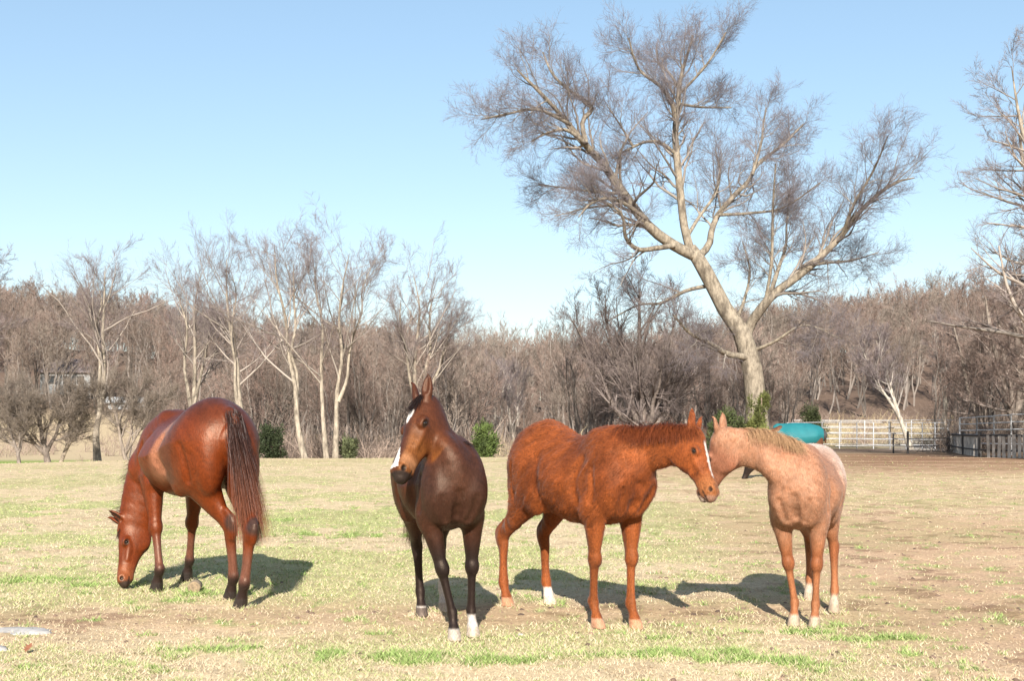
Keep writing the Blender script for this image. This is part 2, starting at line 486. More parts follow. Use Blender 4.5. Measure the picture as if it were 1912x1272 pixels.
        c1 = hock * 0.78 + fet * 0.22 + np.array([0.006, 0, 0]) * W; c2 = hock * 0.4 + fet * 0.6; c3 = hock * 0.12 + fet * 0.88
        cor = np.array([hf[0] - 0.008 * W, hf[1], 0.055 * W + hf[2]])
        Fd.tube([g0, g1, g2, hock, c1, c2, c3, fet, (fet + cor) / 2, cor],
                np.array([0.150, 0.078, 0.046, 0.050, 0.037, 0.029, 0.030, 0.034, 0.025, 0.029]) * W * lr,
                np.array([0.085, 0.054, 0.033, 0.034, 0.027, 0.022, 0.024, 0.028, 0.023, 0.028]) * W * lr, ys, k=0.035, n=8)
        Fd.tube([g2 + np.array([-0.035, 0, 0.04]) * W, hock + np.array([-0.040, 0, 0.028]) * W, hock + np.array([-0.022, 0, -0.05]) * W],
                np.array([0.014, 0.021, 0.018]) * W, np.array([0.014, 0.019, 0.014]) * W, ys, k=0.025)
        legs.append((stif, hock, fet, cor))
    for hf in hooves_l:                                                    # hooves
        z = hf[2]
        Fd.tube([(hf[0] - 0.006 * W, hf[1], 0.048 * W + z), (hf[0] + 0.006 * W, hf[1], 0.018 * W + z), (hf[0] + 0.012 * W, hf[1], -0.005 + z)],
                np.array([0.031, 0.037, 0.042]) * W * lr, np.array([0.030, 0.035, 0.039]) * W * lr, ys, k=0.008)
    # dock of the tail
    dock = np.array([-0.485 * W * sx, 0, (0.895 + rump) * W])
    Fd.tube([np.array([-0.40 * W * sx, 0, (0.915 + rump) * W]), dock, dock + np.array([-0.055, 0, -0.07]) * W, dock + np.array([-0.07, 0, -0.22]) * W],
            np.array([0.035, 0.032, 0.024, 0.014]) * W, np.array([0.04, 0.034, 0.026, 0.014]) * W, ys, k=0.03)
    # muscle lines pressed into the finished form
    def groove(pts, r, k=0.035, depth=0.35):
        for sgn in (1, -1):
            P = []
            for (gx, gz_) in pts:
                ix = int(round((gx * W * sx - Fd.lo[0]) / vox)); iz = int(round((gz_ * W - Fd.lo[2]) / vox))
                colm = np.where(Fd.F[ix, :, iz] < 0)[0]
                if len(colm) == 0: continue
                yy = Fd.lo[1] + vox * (colm[-1] if sgn > 0 else colm[0])
                P.append((gx * W * sx, yy + sgn * r * (1 - depth) * W, gz_ * W))
            if len(P) > 1: Fd.tube(P, [r * W] * len(P), [r * W] * len(P), [1, 0, 0], k=k, n=3, sub=True)
    groove([(0.225, 0.84), (0.200, 0.76), (0.190, 0.68), (0.205, 0.62)], 0.018, 0.05, 0.28)
    groove([(-0.135, 0.84), (-0.120, 0.76), (-0.135, 0.67)], 0.022, 0.06, 0.2)
    groove([(-0.350, 0.80), (-0.372, 0.70), (-0.362, 0.62)], 0.014)
    groove([(0.33, 0.80), (0.345, 0.70), (0.33, 0.635)], 0.012)
    def groove_front(pts, r, k=0.035, depth=0.35):
        P = []
        for (gy, gz_) in pts:
            iy = int(round((gy * W * yk - Fd.lo[1]) / vox)); iz = int(round((gz_ * W - Fd.lo[2]) / vox))
            hiX = int(round((0.56 * W * sx - Fd.lo[0]) / vox))
            colm = np.where(Fd.F[:hiX, iy, iz] < 0)[0]
            if len(colm) == 0: continue
            P.append((Fd.lo[0] + vox * colm[-1] + r * (1 - depth) * W, gy * W * yk, gz_ * W))
        if len(P) > 1: Fd.tube(P, [r * W] * len(P), [r * W] * len(P), [0, 1, 0], k=k, n=3, sub=True)
    groove_front([(0.0, 0.72), (0.0, 0.67), (0.0, 0.61)], 0.016)
    for sgn in (1, -1):
        groove_front([(sgn * 0.100, 0.70), (sgn * 0.085, 0.64), (sgn * 0.060, 0.585)], 0.013, 0.03, 0.4)
    # flat soles
    zs = Fd.lo[2] + Fd.vox * np.arange(Fd.n[2])
    Fd.F = np.maximum(Fd.F, (0.004 - zs)[None, None, :].astype(np.float32))
    V, Q = Fd.mesh()
    N = Fd.grad(V)
    hc = np.stack([(V - poll_l) @ hx, (V - poll_l) @ hy, (V - poll_l) @ hz], 1) / L     # head coordinates
    a_ = hc[:, 0]; ac = np.clip(a_, 0.0, 0.98)
    rad = np.sqrt((a_ - ac) ** 2 + hc[:, 1] ** 2 + (hc[:, 2] + 0.15) ** 2)
    headw = (1 - smooth01(rad - np.interp(ac, [0, 0.45, 0.75, 1.0], [0.24, 0.31, 0.17, 0.16]), 0.0, 0.05)) * smooth01(a_, -0.12, 0.10)
    headw = np.maximum(headw, (hc[:, 2] > -0.02) & (hc[:, 2] < 0.45) & (a_ > -0.35) & (a_ < 0.2) & (np.abs(hc[:, 1]) < 0.3) & (np.hypot(np.abs(hc[:, 1]) - 0.12, a_ + 0.05) < 0.22))
    info = dict(V=V, N=N, W=W, L=L, hc=hc, head=headw, hooves=hooves_l, poll=poll_l, H=H, hx=hx, hy=hy, hz=hz, legs=legs, n2=n2, n3=n3)
    C = paint(info)
    fa, fs = streak
    low_ = V[:, 2] < 0.5 * W
    q = np.stack([(V[:, 0] + V[:, 2]) * 9, (V[:, 0] - V[:, 2]) * 42, V[:, 1] * 42], 1) * fs
    q[low_] = np.stack([V[low_, 0] * 45, V[low_, 1] * 45, V[low_, 2] * 9], 1) * fs
    st_ = 0.6 * vnoise(q, 1.0, seed + 60) + 0.4 * vnoise(q * 0.45, 1.0, seed + 61)
    C = C * (1 - fa + 2 * fa * st_)[:, None]
    if fs < 0.8: V = V + N * ((st_ - 0.5) * 0.016)[:, None]
    # generic darker skin: nostrils, eye rims, mouth, inner ears are painted by paint()
    faces = [Q]
    if fur[0]:
        ids = rng.randint(0, len(V), fur[0])
        ids = ids[(V[ids, 2] > 0.07 * W) | (~np.isin(ids, []))]
        ids = ids[V[ids, 2] > 0.05 * W]
        fr = V[ids]; fn = N[ids]
        d = np.tile(np.array([-0.75, 0, -0.75]), (len(ids), 1)); d[hc[ids, 0] > 0.1] += 0
        hm = headw[ids] > 0.5
        d[hm] = hx
        low = fr[:, 2] < 0.5 * W; d[low & ~hm] = np.array([-0.15, 0, -1.0])
        d = d + 0.5 * (vnoise(fr, 7, seed)[:, None] - 0.5) * np.array([1.0, 1.0, -1.0])
        d = d - fn * np.sum(d * fn, axis=1, keepdims=True)
        d /= np.linalg.norm(d, axis=1, keepdims=True) + 1e-6
        d = unit_rows(d + fn * 0.25 + rng.normal(0, 0.16, d.shape))
        ln = fur[1] * rng.uniform(0.5, 1.4, len(ids)) * np.where(hm | low, 0.55, 1.0)
        sdv = unit_rows(np.cross(d, fn)) * fur[2] / 2
        tri = np.stack([fr - sdv - fn * 0.002, fr + sdv - fn * 0.002, fr + d * ln[:, None]], 1).reshape(-1, 3)
        fc = np.repeat(C[ids] * rng.uniform(0.55, 1.45, (len(ids), 1)), 3, axis=0)
        fT = np.arange(len(tri)).reshape(-1, 3) + len(V)
        V2 = np.vstack([V, tri]); C = np.vstack([C, fc]); faces.append(fT)
    else:
        V2 = V
    body = mesh_obj('body', V2, faces, mat, root, True, np.clip(C, 0, 1))
    if eyes:
        for sgn in (1, -1):
            c = H(0.37, sgn * 0.154, -0.085)
            eye_mesh(c, L * 0.029, root)
    cr = []
    for q, r_, nxt in ((n15, 0.140 * nr, n2), (n2, 0.112 * nr, n3), (n2 * 0.4 + n3 * 0.6, 0.10 * nr, n3)):
        tg = unit(nxt - q); up = unit(np.cross(tg, unit(np.cross(np.array([0, 0, 1.0]) if abs(tg[2]) < 0.9 else np.array([1.0, 0, 0]), tg))))
        if up @ np.array([-0.5, 0, 1.0]) < 0: up = -up
        if graze: up = unit(np.array([1.0, 0, 0.25]) - tg * (tg @ np.array([1.0, 0, 0.25])))
        cr.append(q + up * r_ * W * 0.97)
    info.update(Mw=Mw, neck=cr, sx=sx, root=root, dock=dock, loc=loc, locd=locd, rng=rng, Fd=Fd)
    return info

def unit_rows(v):
    return v / (np.linalg.norm(v, axis=1, keepdims=True) + 1e-9)

def eye_mesh(c, r, parent):
    nu, nv = 16, 10
    V = [[0, 0, r]]
    for j in range(1, nv):
        th = math.pi * j / nv
        for i in range(nu):
            ph = 2 * math.pi * i / nu
            V.append([r * 1.1 * math.sin(th) * math.cos(ph), r * math.sin(th) * math.sin(ph), r * math.cos(th)])
    V.append([0, 0, -r])
    T = []; Q = []
    for i in range(nu):
        i2 = (i + 1) % nu
        T.append([0, 1 + i, 1 + i2])
        T.append([len(V) - 1, 1 + (nv - 2) * nu + i2, 1 + (nv - 2) * nu + i])
        for j in range(nv - 2):
            a = 1 + j * nu
            Q.append([a + i, a + nu + i, a + nu + i2, a + i2])
    return mesh_obj('eye', np.array(V) + c, [np.array(T), np.array(Q)], M_eye, parent)

def hairs(name, info, roots, dirs, length, width, colr, mat, **kw):
    rng = info['rng']
    V, F = strands(roots, dirs, length, width, rng, **kw)
    per = len(V) // len(roots)
    if callable(colr): C = colr(V, per)
    else: C = np.repeat(np.asarray(colr) * rng.uniform(0.6, 1.4, (len(roots), 1)), per, axis=0)
    return mesh_obj(name, V, F, mat, info['root'], True, np.clip(C, 0, 1))

def add_tail(I, n, length, colr, width=0.004, spread=0.22, out=0.5, droop=None, thick=1.0):
    W, rng = I['W'], I['rng']
    t = rng.rand(n)[:, None]
    d0 = I['dock']
    p0 = d0 + np.array([0.005, 0, 0.005]) * W; p1 = d0 + np.array([-0.07, 0, -0.22]) * W
    mid = d0 + np.array([-0.06, 0, -0.06]) * W
    roots = (1 - t) ** 2 * p0 + 2 * t * (1 - t) * mid + t ** 2 * p1
    roots = roots + rng.normal(0, 1, (n, 3)) * np.array([0.008, 0.017, 0.006]) * W * thick + np.array([-0.026, 0, 0.014]) * W * (1 - 0.5 * t)
    dirs = unit_rows(np.array([-out, 0, -0.55]) + rng.normal(0, 1, (n, 3)) * np.array([0.06, 0.050, 0.05]) * thick)
    L = (length - 0.20 * W * t[:, 0]) * rng.uniform(0.72, 1.05, n) ** 1.0
    def cf(V, per):
        z = (d0[2] - V[:, 2]) / length
        top, bot = np.array(colr[0]), np.array(colr[1])
        c = top + (bot - top) * smooth01(z, 0.15, 0.95)[:, None]
        return c * np.repeat(rng.uniform(0.5, 1.6, (n, 1)), per, axis=0)
    return hairs('tail', I, roots, dirs, L, width, cf, M_hair, gravity=1.35, seg=9, spread=0.06, wave=0.10, push=droop)

def crest(I, n, top=0.05, lo=0.0, hi=1.0):
    """points along the crest of the neck, with the side and up directions there"""
    rng = I['rng']; W = I['W']
    P = np.array([np.array([0.27 * W * I['sx'], 0, 0.985 * W]), I['neck'][0], I['neck'][1], I['neck'][2], I['H'](0.0, 0, 0.015)])
    S = spline(P, 20)
    t = rng.uniform(lo, hi, n) * (len(S) - 1.001); i = t.astype(int); f = (t - i)[:, None]
    return S[i] * (1 - f) + S[i + 1] * f, unit_rows(S[np.minimum(i + 1, len(S) - 1)] - S[i])
# ------------------------------------------------------------------ the five horses
def mixc(C, m, c):
    m = np.clip(m, 0, 1)[:, None]
    return C * (1 - m) + np.asarray(c) * m

def head_marks(I, C, dark, inner_ear, muzzle_c=None, muzzle_m=0.0, rim=0.9):
    hc, hd = I['hc'], I['head'].astype(float)
    a, b, c = hc[:, 0], np.abs(hc[:, 1]), hc[:, 2]
    if muzzle_c is not None:
        C = mixc(C, hd * smooth01(a + 0.3 * (-c - 0.15), 0.80, 0.93) * muzzle_m, muzzle_c)
    C = mixc(C, hd * rim * (1 - smooth01(np.sqrt(((a - 0.37) / 0.062) ** 2 + ((c + 0.085) / 0.045) ** 2 + ((b - 0.16) / 0.07) ** 2), 0.6, 1.1)), dark)
    C = mixc(C, hd * (1 - smooth01(np.sqrt(((a - 0.925) / 0.045) ** 2 + ((c + 0.125) / 0.036) ** 2 + ((b - 0.095) / 0.035) ** 2), 0.6, 1.1)), dark)
    C = mixc(C, hd * 0.8 * (np.abs(c + 0.232) < 0.012) * (a > 0.87) * (a < 1.02), dark)
    ear = (c > 0.08) & (a < 0.2)
    if inner_ear is not None:
        e = hd * ear * smooth01(I['N'] @ I['hx'], 0.25, 0.7)
        C = mixc(C, e, inner_ear)
    return C

def leg_mask(I, i, z0, z1, r=0.14):
    """1 below z1 fading to 0 above z0 around leg i (0 FL,1 FR,2 HL,3 HR)"""
    V = I['V']; h = I['hooves'][i]
    near = np.ones(len(V), bool)
    dist = [np.hypot(V[:, 0] - q[0] + 0.05 * (j > 5), V[:, 1] - q[1]) for j, q in enumerate(I['hooves'])]
    near = np.argmin(np.array(dist), 0) == i
    hd = I['head']
    return near * (1 - hd) * (1 - smooth01(V[:, 2], z1, z0))

def hoof_paint(I, C, cols):
    for i, c in enumerate(cols):
        C = mixc(C, leg_mask(I, i, 0.056 * I['W'], 0.048 * I['W']), c)
    return C

def G(px, py):
    d = FPX * EYE / (py - HZ)
    return ((px - 956.0) / FPX * d, d)

# ---- 1 dark bay yearling looking aside, facing the camera
def paint_bay(I):
    V, W = I['V'], I['W']
    n = vnoise(V, 6, 3); N = I['N']
    C = np.tile(np.array([0.062, 0.018, 0.008]), (len(V), 1))
    # brown face, neck sides; smoky chest
    chest = smooth01(V[:, 0] / W, 0.18, 0.46) * (1 - smooth01(V[:, 2] / W + 0.2 * (n - 0.5), 0.72, 1.10)) * (1 - I['head'])
    C = mixc(C, chest * 0.85, (0.036, 0.017, 0.013))
    C = mixc(C, n * 0.3, (0.065, 0.026, 0.014))
    a, b, c = I['hc'].T; b = np.abs(b)
    hd = I['head'].astype(float)
    C = mixc(C, hd * smooth01(a, 0.1, 0.4) * 0.6, (0.095, 0.029, 0.010))
    C = mixc(C, hd * smooth01(a, 0.42, 0.6) * smooth01(b, 0.03, 0.08) * 0.85, (0.165, 0.058, 0.015))
    C = mixc(C, hd * (1 - smooth01(b, 0.03, 0.085)) * smooth01(c, -0.1, -0.05) * 0.7 * (a < 0.8), (0.045, 0.018, 0.013))
    C = mixc(C, hd * smooth01(a, 0.70, 0.80) * (1 - smooth01(a, 0.86, 0.90)) * smooth01(b, 0.04, 0.07), (0.26, 0.12, 0.055))
    # white star and snip
    sb = I['hc'][:, 1]
    n9 = vnoise(V, 70, 15)
    star = smooth01(1 + 0.5 * (n9 - 0.5) - ((a - 0.30) / 0.105) ** 2 - (sb / (0.040 * (1 - 0.5 * (a - 0.30) / 0.1))) ** 2, -0.1, 0.25)
    C = mixc(C, hd * star * (c > -0.08), (0.62, 0.59, 0.56))
    snip = (a > 0.68) & (a < 0.93) & (np.abs(sb + 0.01) < 0.014 + 0.24 * np.clip(a - 0.68, 0, 0.25) + 0.012 * (n - 0.5)) & (c > -0.18)
    C = mixc(C, hd * snip, (0.62, 0.59, 0.56))
    C = mixc(C, hd * smooth01(a - 0.4 * (c + 0.1), 0.945, 0.98) * (~snip), (0.02, 0.014, 0.013))
    C = mixc(C, hd * (a < 0.1) * smooth01(c, 0.18, 0.28), (0.018, 0.01, 0.008))
    for i in range(4):
        C = mixc(C, leg_mask(I, i, 0.56 * W, 0.38 * W) * 0.95, (0.014, 0.010, 0.010))
    for i, z in ((0, 0.10), (1, 0.050), (2, 0.27), (3, 0.050)):
        lm = leg_mask(I, i, (z + 0.015) * W, z * W)
        C = mixc(C, lm, (0.47, 0.44, 0.41))
    C = hoof_paint(I, C, [(0.42, 0.36, 0.30), (0.40, 0.35, 0.30), (0.4, 0.34, 0.28), (0.10, 0.08, 0.07)])
    return head_marks(I, C, (0.012, 0.008, 0.006), (0.035, 0.013, 0.010))

M_bay = coat_material('coat_bay', 0.48, 0.28)
M_hair = hair_material('horse_hair')
fl, fr, hl, hr = G(883, 1190), G(848, 1197), G(829, 1143), G(787, 1152)
mid = np.array([(fl[0] + fr[0] + hl[0] + hr[0]) / 4, (fl[1] + fr[1] + hl[1] + hr[1]) / 4])
fw = np.array([fl[0] + fr[0] - hl[0] - hr[0], fl[1] + fr[1] - hl[1] - hr[1]])
bay = build_horse('horse', 'dark bay horse facing the camera, head turned aside, white star and snip', 'horses standing in the pasture',
                  mid + np.array([-0.075, 0]), fw, 1.29, [fl, fr, hl, hr], at(787, 742, 7.42), at(735, 848, 7.12), (-0.70, -0.52, 0.45), 0.60, paint_bay, M_bay,
                  neck_mid=at(822, 828, 7.42), seed=3, tk=(0.90, 1.0, 1.08), ear_dir=(0, 0), ear_len=0.235, leg_r=0.94, neck_r=0.95)

# ---- 2 chestnut foal
def paint_chestnut(I):
    V, W = I['V'], I['W']
    n = vnoise(V, 5, 5)
    C = np.tile(np.array([0.215, 0.055, 0.013]), (len(V), 1))
    C = mixc(C, smooth01(0.6 * n + 0.4 * vnoise(V * np.array([1, 1, 0.5]), 22, 6), 0.35, 0.75) * 0.5, (0.105, 0.024, 0.008))
    C = mixc(C, (1 - smooth01(V[:, 2] / W, 0.35, 0.6)) * 0.35, (0.24, 0.075, 0.023))
    a, b, c = I['hc'].T; sb = b; b = np.abs(b)
    hd = I['head'].astype(float)
    C = mixc(C, hd * smooth01(a, 0.6, 0.85) * 0.7, (0.29, 0.115, 0.042))
    n9 = vnoise(V, 70, 16)
    blaze = smooth01(0.034 * (1 - 0.35 * np.abs(a - 0.45)) + 0.016 * (n9 - 0.5) - np.abs(sb), -0.005, 0.008) * smooth01(a + 0.05 * (n9 - 0.5), 0.20, 0.30) * (1 - smooth01(a + 0.05 * (n9 - 0.5), 0.70, 0.78)) * (c > -0.12)
    C = mixc(C, hd * blaze, (0.62, 0.59, 0.56))
    C = mixc(C, hd * smooth01(a - 0.5 * (c + 0.15), 0.97, 1.02) * 0.8, (0.20, 0.12, 0.09))
    C = mixc(C, leg_mask(I, 2, 0.105 * W, 0.09 * W), (0.58, 0.52, 0.47))
    C = hoof_paint(I, C, [(0.42, 0.22, 0.13), (0.40, 0.22, 0.14), (0.62, 0.50, 0.40), (0.42, 0.22, 0.13)])
    return head_marks(I, C, (0.03, 0.014, 0.008), (0.11, 0.028, 0.012))

M_ch = coat_material('coat_chestnut', 0.62, 0.25, 0.1, 0.8)
fl, fr, hl, hr = G(1186, 1176), G(1116, 1174), G(1026, 1130), G(947, 1133)
mid = np.array([(fl[0] + fr[0] + hl[0] + hr[0]) / 4, (fl[1] + fr[1] + hl[1] + hr[1]) / 4])
fw = np.array([fl[0] + fr[0] - hl[0] - hr[0], fl[1] + fr[1] - hl[1] - hr[1]])
chestnut = build_horse('horse', 'shaggy chestnut foal with a narrow white blaze touching noses with the roan', 'horses standing in the pasture',
                       mid, fw, 1.34, [fl, fr, hl, hr], at(1297, 803, 7.48), at(1340, 892, 7.26), (0.80, -0.42, 0.42), 0.485, paint_chestnut, M_ch,
                       neck_mid=at(1206, 842, 7.66), seed=5, fur=(90000, 0.024, 0.003), rump=0.05, sx=1.09, streak=(0.42, 0.6), tk=(0.88, 1.015, 1.04), ear_len=0.27, leg_r=0.93)

# ---- 3 red roan foal
def paint_roan(I):
    V, W = I['V'], I['W']
    n = vnoise(V, 6, 8); n2 = vnoise(V, 60, 9)
    C = np.tile(np.array([0.290, 0.135, 0.076]), (len(V), 1))
    C = mixc(C, n2 * 0.40, (0.37, 0.24, 0.17))
    C = mixc(C, smooth01(-V[:, 0] / W + 0.2 * (n - 0.5), 0.02, 0.34) * smooth01(V[:, 2] / W, 0.64, 0.95) * (0.75 + 0.4 * n), (0.52, 0.43, 0.38))
    C = mixc(C, (1 - smooth01(V[:, 2] / W, 0.38, 0.58)) * 0.85, (0.28, 0.105, 0.042))
    C = mixc(C, (1 - smooth01(np.abs(V[:, 2] / W - 0.36), 0.03, 0.09)) * 0.6, (0.20, 0.060, 0.022))
    a, b, c = I['hc'].T; b = np.abs(b)
    hd = I['head'].astype(float)
    C = mixc(C, hd * smooth01(a, 0.0, 0.3) * 0.65, (0.27, 0.100, 0.060))
    C = mixc(C, hd * smooth01(a, 0.9, 0.98), (0.42, 0.34, 0.30))
    for i in range(4):
        C = mixc(C, leg_mask(I, i, (0.12 if i > 1 else 0.075) * W, (0.085 if i > 1 else 0.05) * W), (0.46, 0.38, 0.30))
    C = hoof_paint(I, C, [(0.36, 0.29, 0.22)] * 4)
    return head_marks(I, C, (0.03, 0.016, 0.012), (0.14, 0.04, 0.02))

M_roan = coat_material('coat_roan', 0.55, 0.3, 0.05, 0.6)
fl, fr, hl, hr = G(1521, 1174), G(1482, 1170), G(1557, 1145), G(1510, 1122)
mid = np.array([(fl[0] + fr[0] + hl[0] + hr[0]) / 4, (fl[1] + fr[1] + hl[1] + hr[1]) / 4])
fw = np.array([fl[0] + fr[0] - hl[0] - hr[0], fl[1] + fr[1] - hl[1] - hr[1]])
roan = build_horse('horse', 'pale strawberry roan foal with flaxen mane and whitish rump', 'horses standing in the pasture',
                   mid + np.array([-0.035, 0]), fw, 1.22, [fl, fr, hl, hr], at(1344, 806, 7.84), at(1300, 904, 8.02), (-0.80, 0.58, 0.12), 0.49, paint_roan, M_roan,
                   neck_mid=at(1432, 846, 7.80), seed=7, fur=(50000, 0.014, 0.0025), tk=(0.84, 1.0, 1.12), ear_len=0.26, leg_r=0.93)

# ---- 4 sorrel grazing, seen from behind
def paint_sorrel(I):
    V, W = I['V'], I['W']
    n = vnoise(V, 5, 11)
    C = np.tile(np.array([0.138, 0.027, 0.0050]), (len(V), 1))
    C = mixc(C, n * 0.5, (0.072, 0.013, 0.005))
    # flank shine painted into the coat: pale band with a darker one behind
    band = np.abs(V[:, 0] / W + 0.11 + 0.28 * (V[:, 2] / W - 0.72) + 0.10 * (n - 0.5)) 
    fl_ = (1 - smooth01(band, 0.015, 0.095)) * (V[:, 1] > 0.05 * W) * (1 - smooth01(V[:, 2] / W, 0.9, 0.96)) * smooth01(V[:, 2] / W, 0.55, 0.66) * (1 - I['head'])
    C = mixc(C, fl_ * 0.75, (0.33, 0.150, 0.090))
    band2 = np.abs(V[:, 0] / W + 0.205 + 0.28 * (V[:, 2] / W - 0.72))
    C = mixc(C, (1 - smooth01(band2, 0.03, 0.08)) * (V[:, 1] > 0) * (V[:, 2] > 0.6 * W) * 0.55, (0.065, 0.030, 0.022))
    C = mixc(C, smooth01(V[:, 2] / W, 0.86, 1.02) * 0.75, (0.07, 0.018, 0.008))
    a, b, c = I['hc'].T; b = np.abs(b)
    hd = I['head'].astype(float)
    C = mixc(C, hd * smooth01(a, 0.62, 0.85) * 0.6, (0.22, 0.075, 0.030))
    C = mixc(C, hd * smooth01(a - 0.4 * (c + 0.15), 0.93, 0.99), (0.03, 0.02, 0.016))
    for i in range(4):
        C = mixc(C, leg_mask(I, i, 0.34 * W, 0.22 * W) * 0.5, (0.15, 0.085, 0.065))
        C = mixc(C, leg_mask(I, i, 0.17 * W, 0.11 * W) * 0.95, (0.016, 0.012, 0.012))
    for i in (2, 3):
        V_ = V; st = I['legs'][i][1]
        C = mixc(C, (1 - smooth01(np.linalg.norm(V_ - (st + np.array([-0.05, 0, 0.03]) * W), axis=1), 0.05, 0.10)) * 0.85, (0.03, 0.022, 0.02))
    C = hoof_paint(I, C, [(0.03, 0.025, 0.024)] * 4)
    return head_marks(I, C, (0.012, 0.007, 0.005), (0.02, 0.01, 0.008))

M_sorrel = coat_material('coat_sorrel', 0.41, 0.34)
fl, fr, hl, hr = G(293, 1106), G(349, 1086), G(430, 1124), G(450, 1138)
mid = np.array([(fl[0] + fr[0] + hl[0] + hr[0]) / 4, (fl[1] + fr[1] + hl[1] + hr[1]) / 4])
fw = np.array([fl[0] + fr[0] - hl[0] - hr[0], fl[1] + fr[1] - hl[1] - hr[1]])
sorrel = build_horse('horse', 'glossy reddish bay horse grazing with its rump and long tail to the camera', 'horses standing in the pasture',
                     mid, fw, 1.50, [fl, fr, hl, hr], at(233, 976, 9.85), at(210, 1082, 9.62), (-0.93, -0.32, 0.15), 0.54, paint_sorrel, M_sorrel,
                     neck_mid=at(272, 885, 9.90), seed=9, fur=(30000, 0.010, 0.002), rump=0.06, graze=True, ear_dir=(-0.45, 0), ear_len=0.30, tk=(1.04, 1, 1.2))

# ---- hair
def fall_mane(I, n, length, width, colr, sidev, lo=0.1, hi=1.0, up=0.5, **kw):
    r0, tg = crest(I, n, lo=lo, hi=hi)
    r0 = r0 + I['rng'].normal(0, 0.006, r0.shape)
    sd = I['locd'](sidev)
    dirs = unit_rows(np.tile(sd, (n, 1)) * 0.7 + np.array([0, 0, up]) + tg * 0.1)
    ln = length * I['rng'].uniform(0.6, 1.1, n)
    return hairs('mane', I, r0, dirs, ln, width, colr, M_hair, **kw)

def forelock(I, n, length, width, colr, lean=0.0):
    rng = I['rng']
    r0 = np.array([I['H'](rng.uniform(-0.03, 0.06), rng.normal(0, 0.035), 0.02) for _ in range(n)])
    dirs = np.array([unit(I['hx'] * 0.9 + I['hz'] * 0.35 + I['hy'] * (lean + rng.normal(0, 0.22))) for _ in range(n)])
    return hairs('forelock', I, r0, dirs, length * rng.uniform(0.5, 1.1, n), width, colr, M_hair, gravity=0.3, seg=5, spread=0.05, push=-I['hz'] * 0.25)

add_tail(sorrel, 5000, 1.0, ((0.035, 0.016, 0.012), (0.17, 0.055, 0.026)), out=0.26, width=0.0024, droop=sorrel['locd']((0.16, 0, 0)), thick=0.95)
add_tail(bay, 1500, 0.72, ((0.02, 0.012, 0.01), (0.09, 0.03, 0.015)), out=0.3)
add_tail(chestnut, 500, 0.62, ((0.20, 0.05, 0.015), (0.035, 0.016, 0.010)), out=0.3, droop=chestnut['locd']((0.25, 0, 0)))
add_tail(roan, 500, 0.62, ((0.40, 0.18, 0.09), (0.45, 0.25, 0.12)), out=0.3)
fall_mane(bay, 900, 0.13, 0.004, (0.020, 0.011, 0.009), (0.6, 0.3, 0.0), gravity=1.3, seg=4, spread=0.15, lo=0.3, up=0.15)
forelock(bay, 260, 0.15, 0.004, (0.016, 0.009, 0.007), 0.1)
fall_mane(chestnut, 4500, 0.17, 0.003, (0.125, 0.030, 0.009), (-0.25, -1.0, 0.0), gravity=1.6, seg=6, spread=0.26, wave=0.8, up=0.18, lo=0.12)
forelock(chestnut, 160, 0.09, 0.004, (0.24, 0.085, 0.03), 0.0)
fall_mane(roan, 2200, 0.14, 0.003, (0.36, 0.215, 0.115), (0.45, -0.8, 0.0), gravity=1.6, seg=5, spread=0.24, wave=0.5, lo=0.25, hi=0.80, up=0.1)
fall_mane(sorrel, 900, 0.20, 0.004, (0.030, 0.012, 0.009), (-0.7, 0.5, 0.0), gravity=1.2, seg=5, spread=0.15)
forelock(sorrel, 160, 0.14, 0.004, (0.022, 0.011, 0.009), 0.0)
# ------------------------------------------------------------------ terrain and grass
def ridge(u):
    return np.interp(u, [-0.9, -0.43, -0.30, -0.12, 0.0, 0.12, 0.25, 0.36, 0.45, 0.9], [26, 19, 15, 8.5, 5.5, 7.0, 14.5, 17.5, 18.5, 20])

def height(x, y):
    x = np.asarray(x, float); y = np.asarray(y, float)
    u = x / np.maximum(y, 20.0)
    P = np.stack([x * 0.12, y * 0.12, 0 * x], -1).reshape(-1, 3)
    n = (vnoise(P, 1.0, 21) - 0.5).reshape(x.shape)
    left = 1 - smooth01(u, 0.16, 0.24)
    h = n * 0.10 * smooth01(y, 12, 30)
    h = h - 0.95 * left * smooth01(y, 49 - 50 * np.clip(-u - 0.25, 0, 0.2), 66) * (1 - smooth01(y, 90, 130) * 0.2)
    h = h + ridge(u) * smooth01(y, 85, 245) ** 1.15
    h = h + 3.0 * smooth01(y, 250, 700)
    h = h + n * 3.5 * smooth01(y, 110, 220)
    return h

def ground_hit(px, py, d0=30, d1=400):
    d = np.linspace(d0, d1, 3000)
    x = (px - 956.0) / FPX * d; z = EYE - (py - HZ) / FPX * d
    k = np.argmax(z <= height(x, d))
    return np.array([x[k], d[k], float(height(x[k], d[k]))])

def on_ground(px, d, sink=0.0):
    x = (px - 956.0) / FPX * d
    return np.array([x, d, float(height(x, d)) - sink])

def blob(x, y, px, py, w, h_, soft=1.0):
    """1 inside a patch that stands at photo pixel px,py of the flat near field and is w by h_ metres"""
    gx, gy = G(px, py)
    return np.clip(1.45 - 1.15 * np.sqrt(((x - gx) / w) ** 2 + ((y - gy) / h_) ** 2), 0, 1)

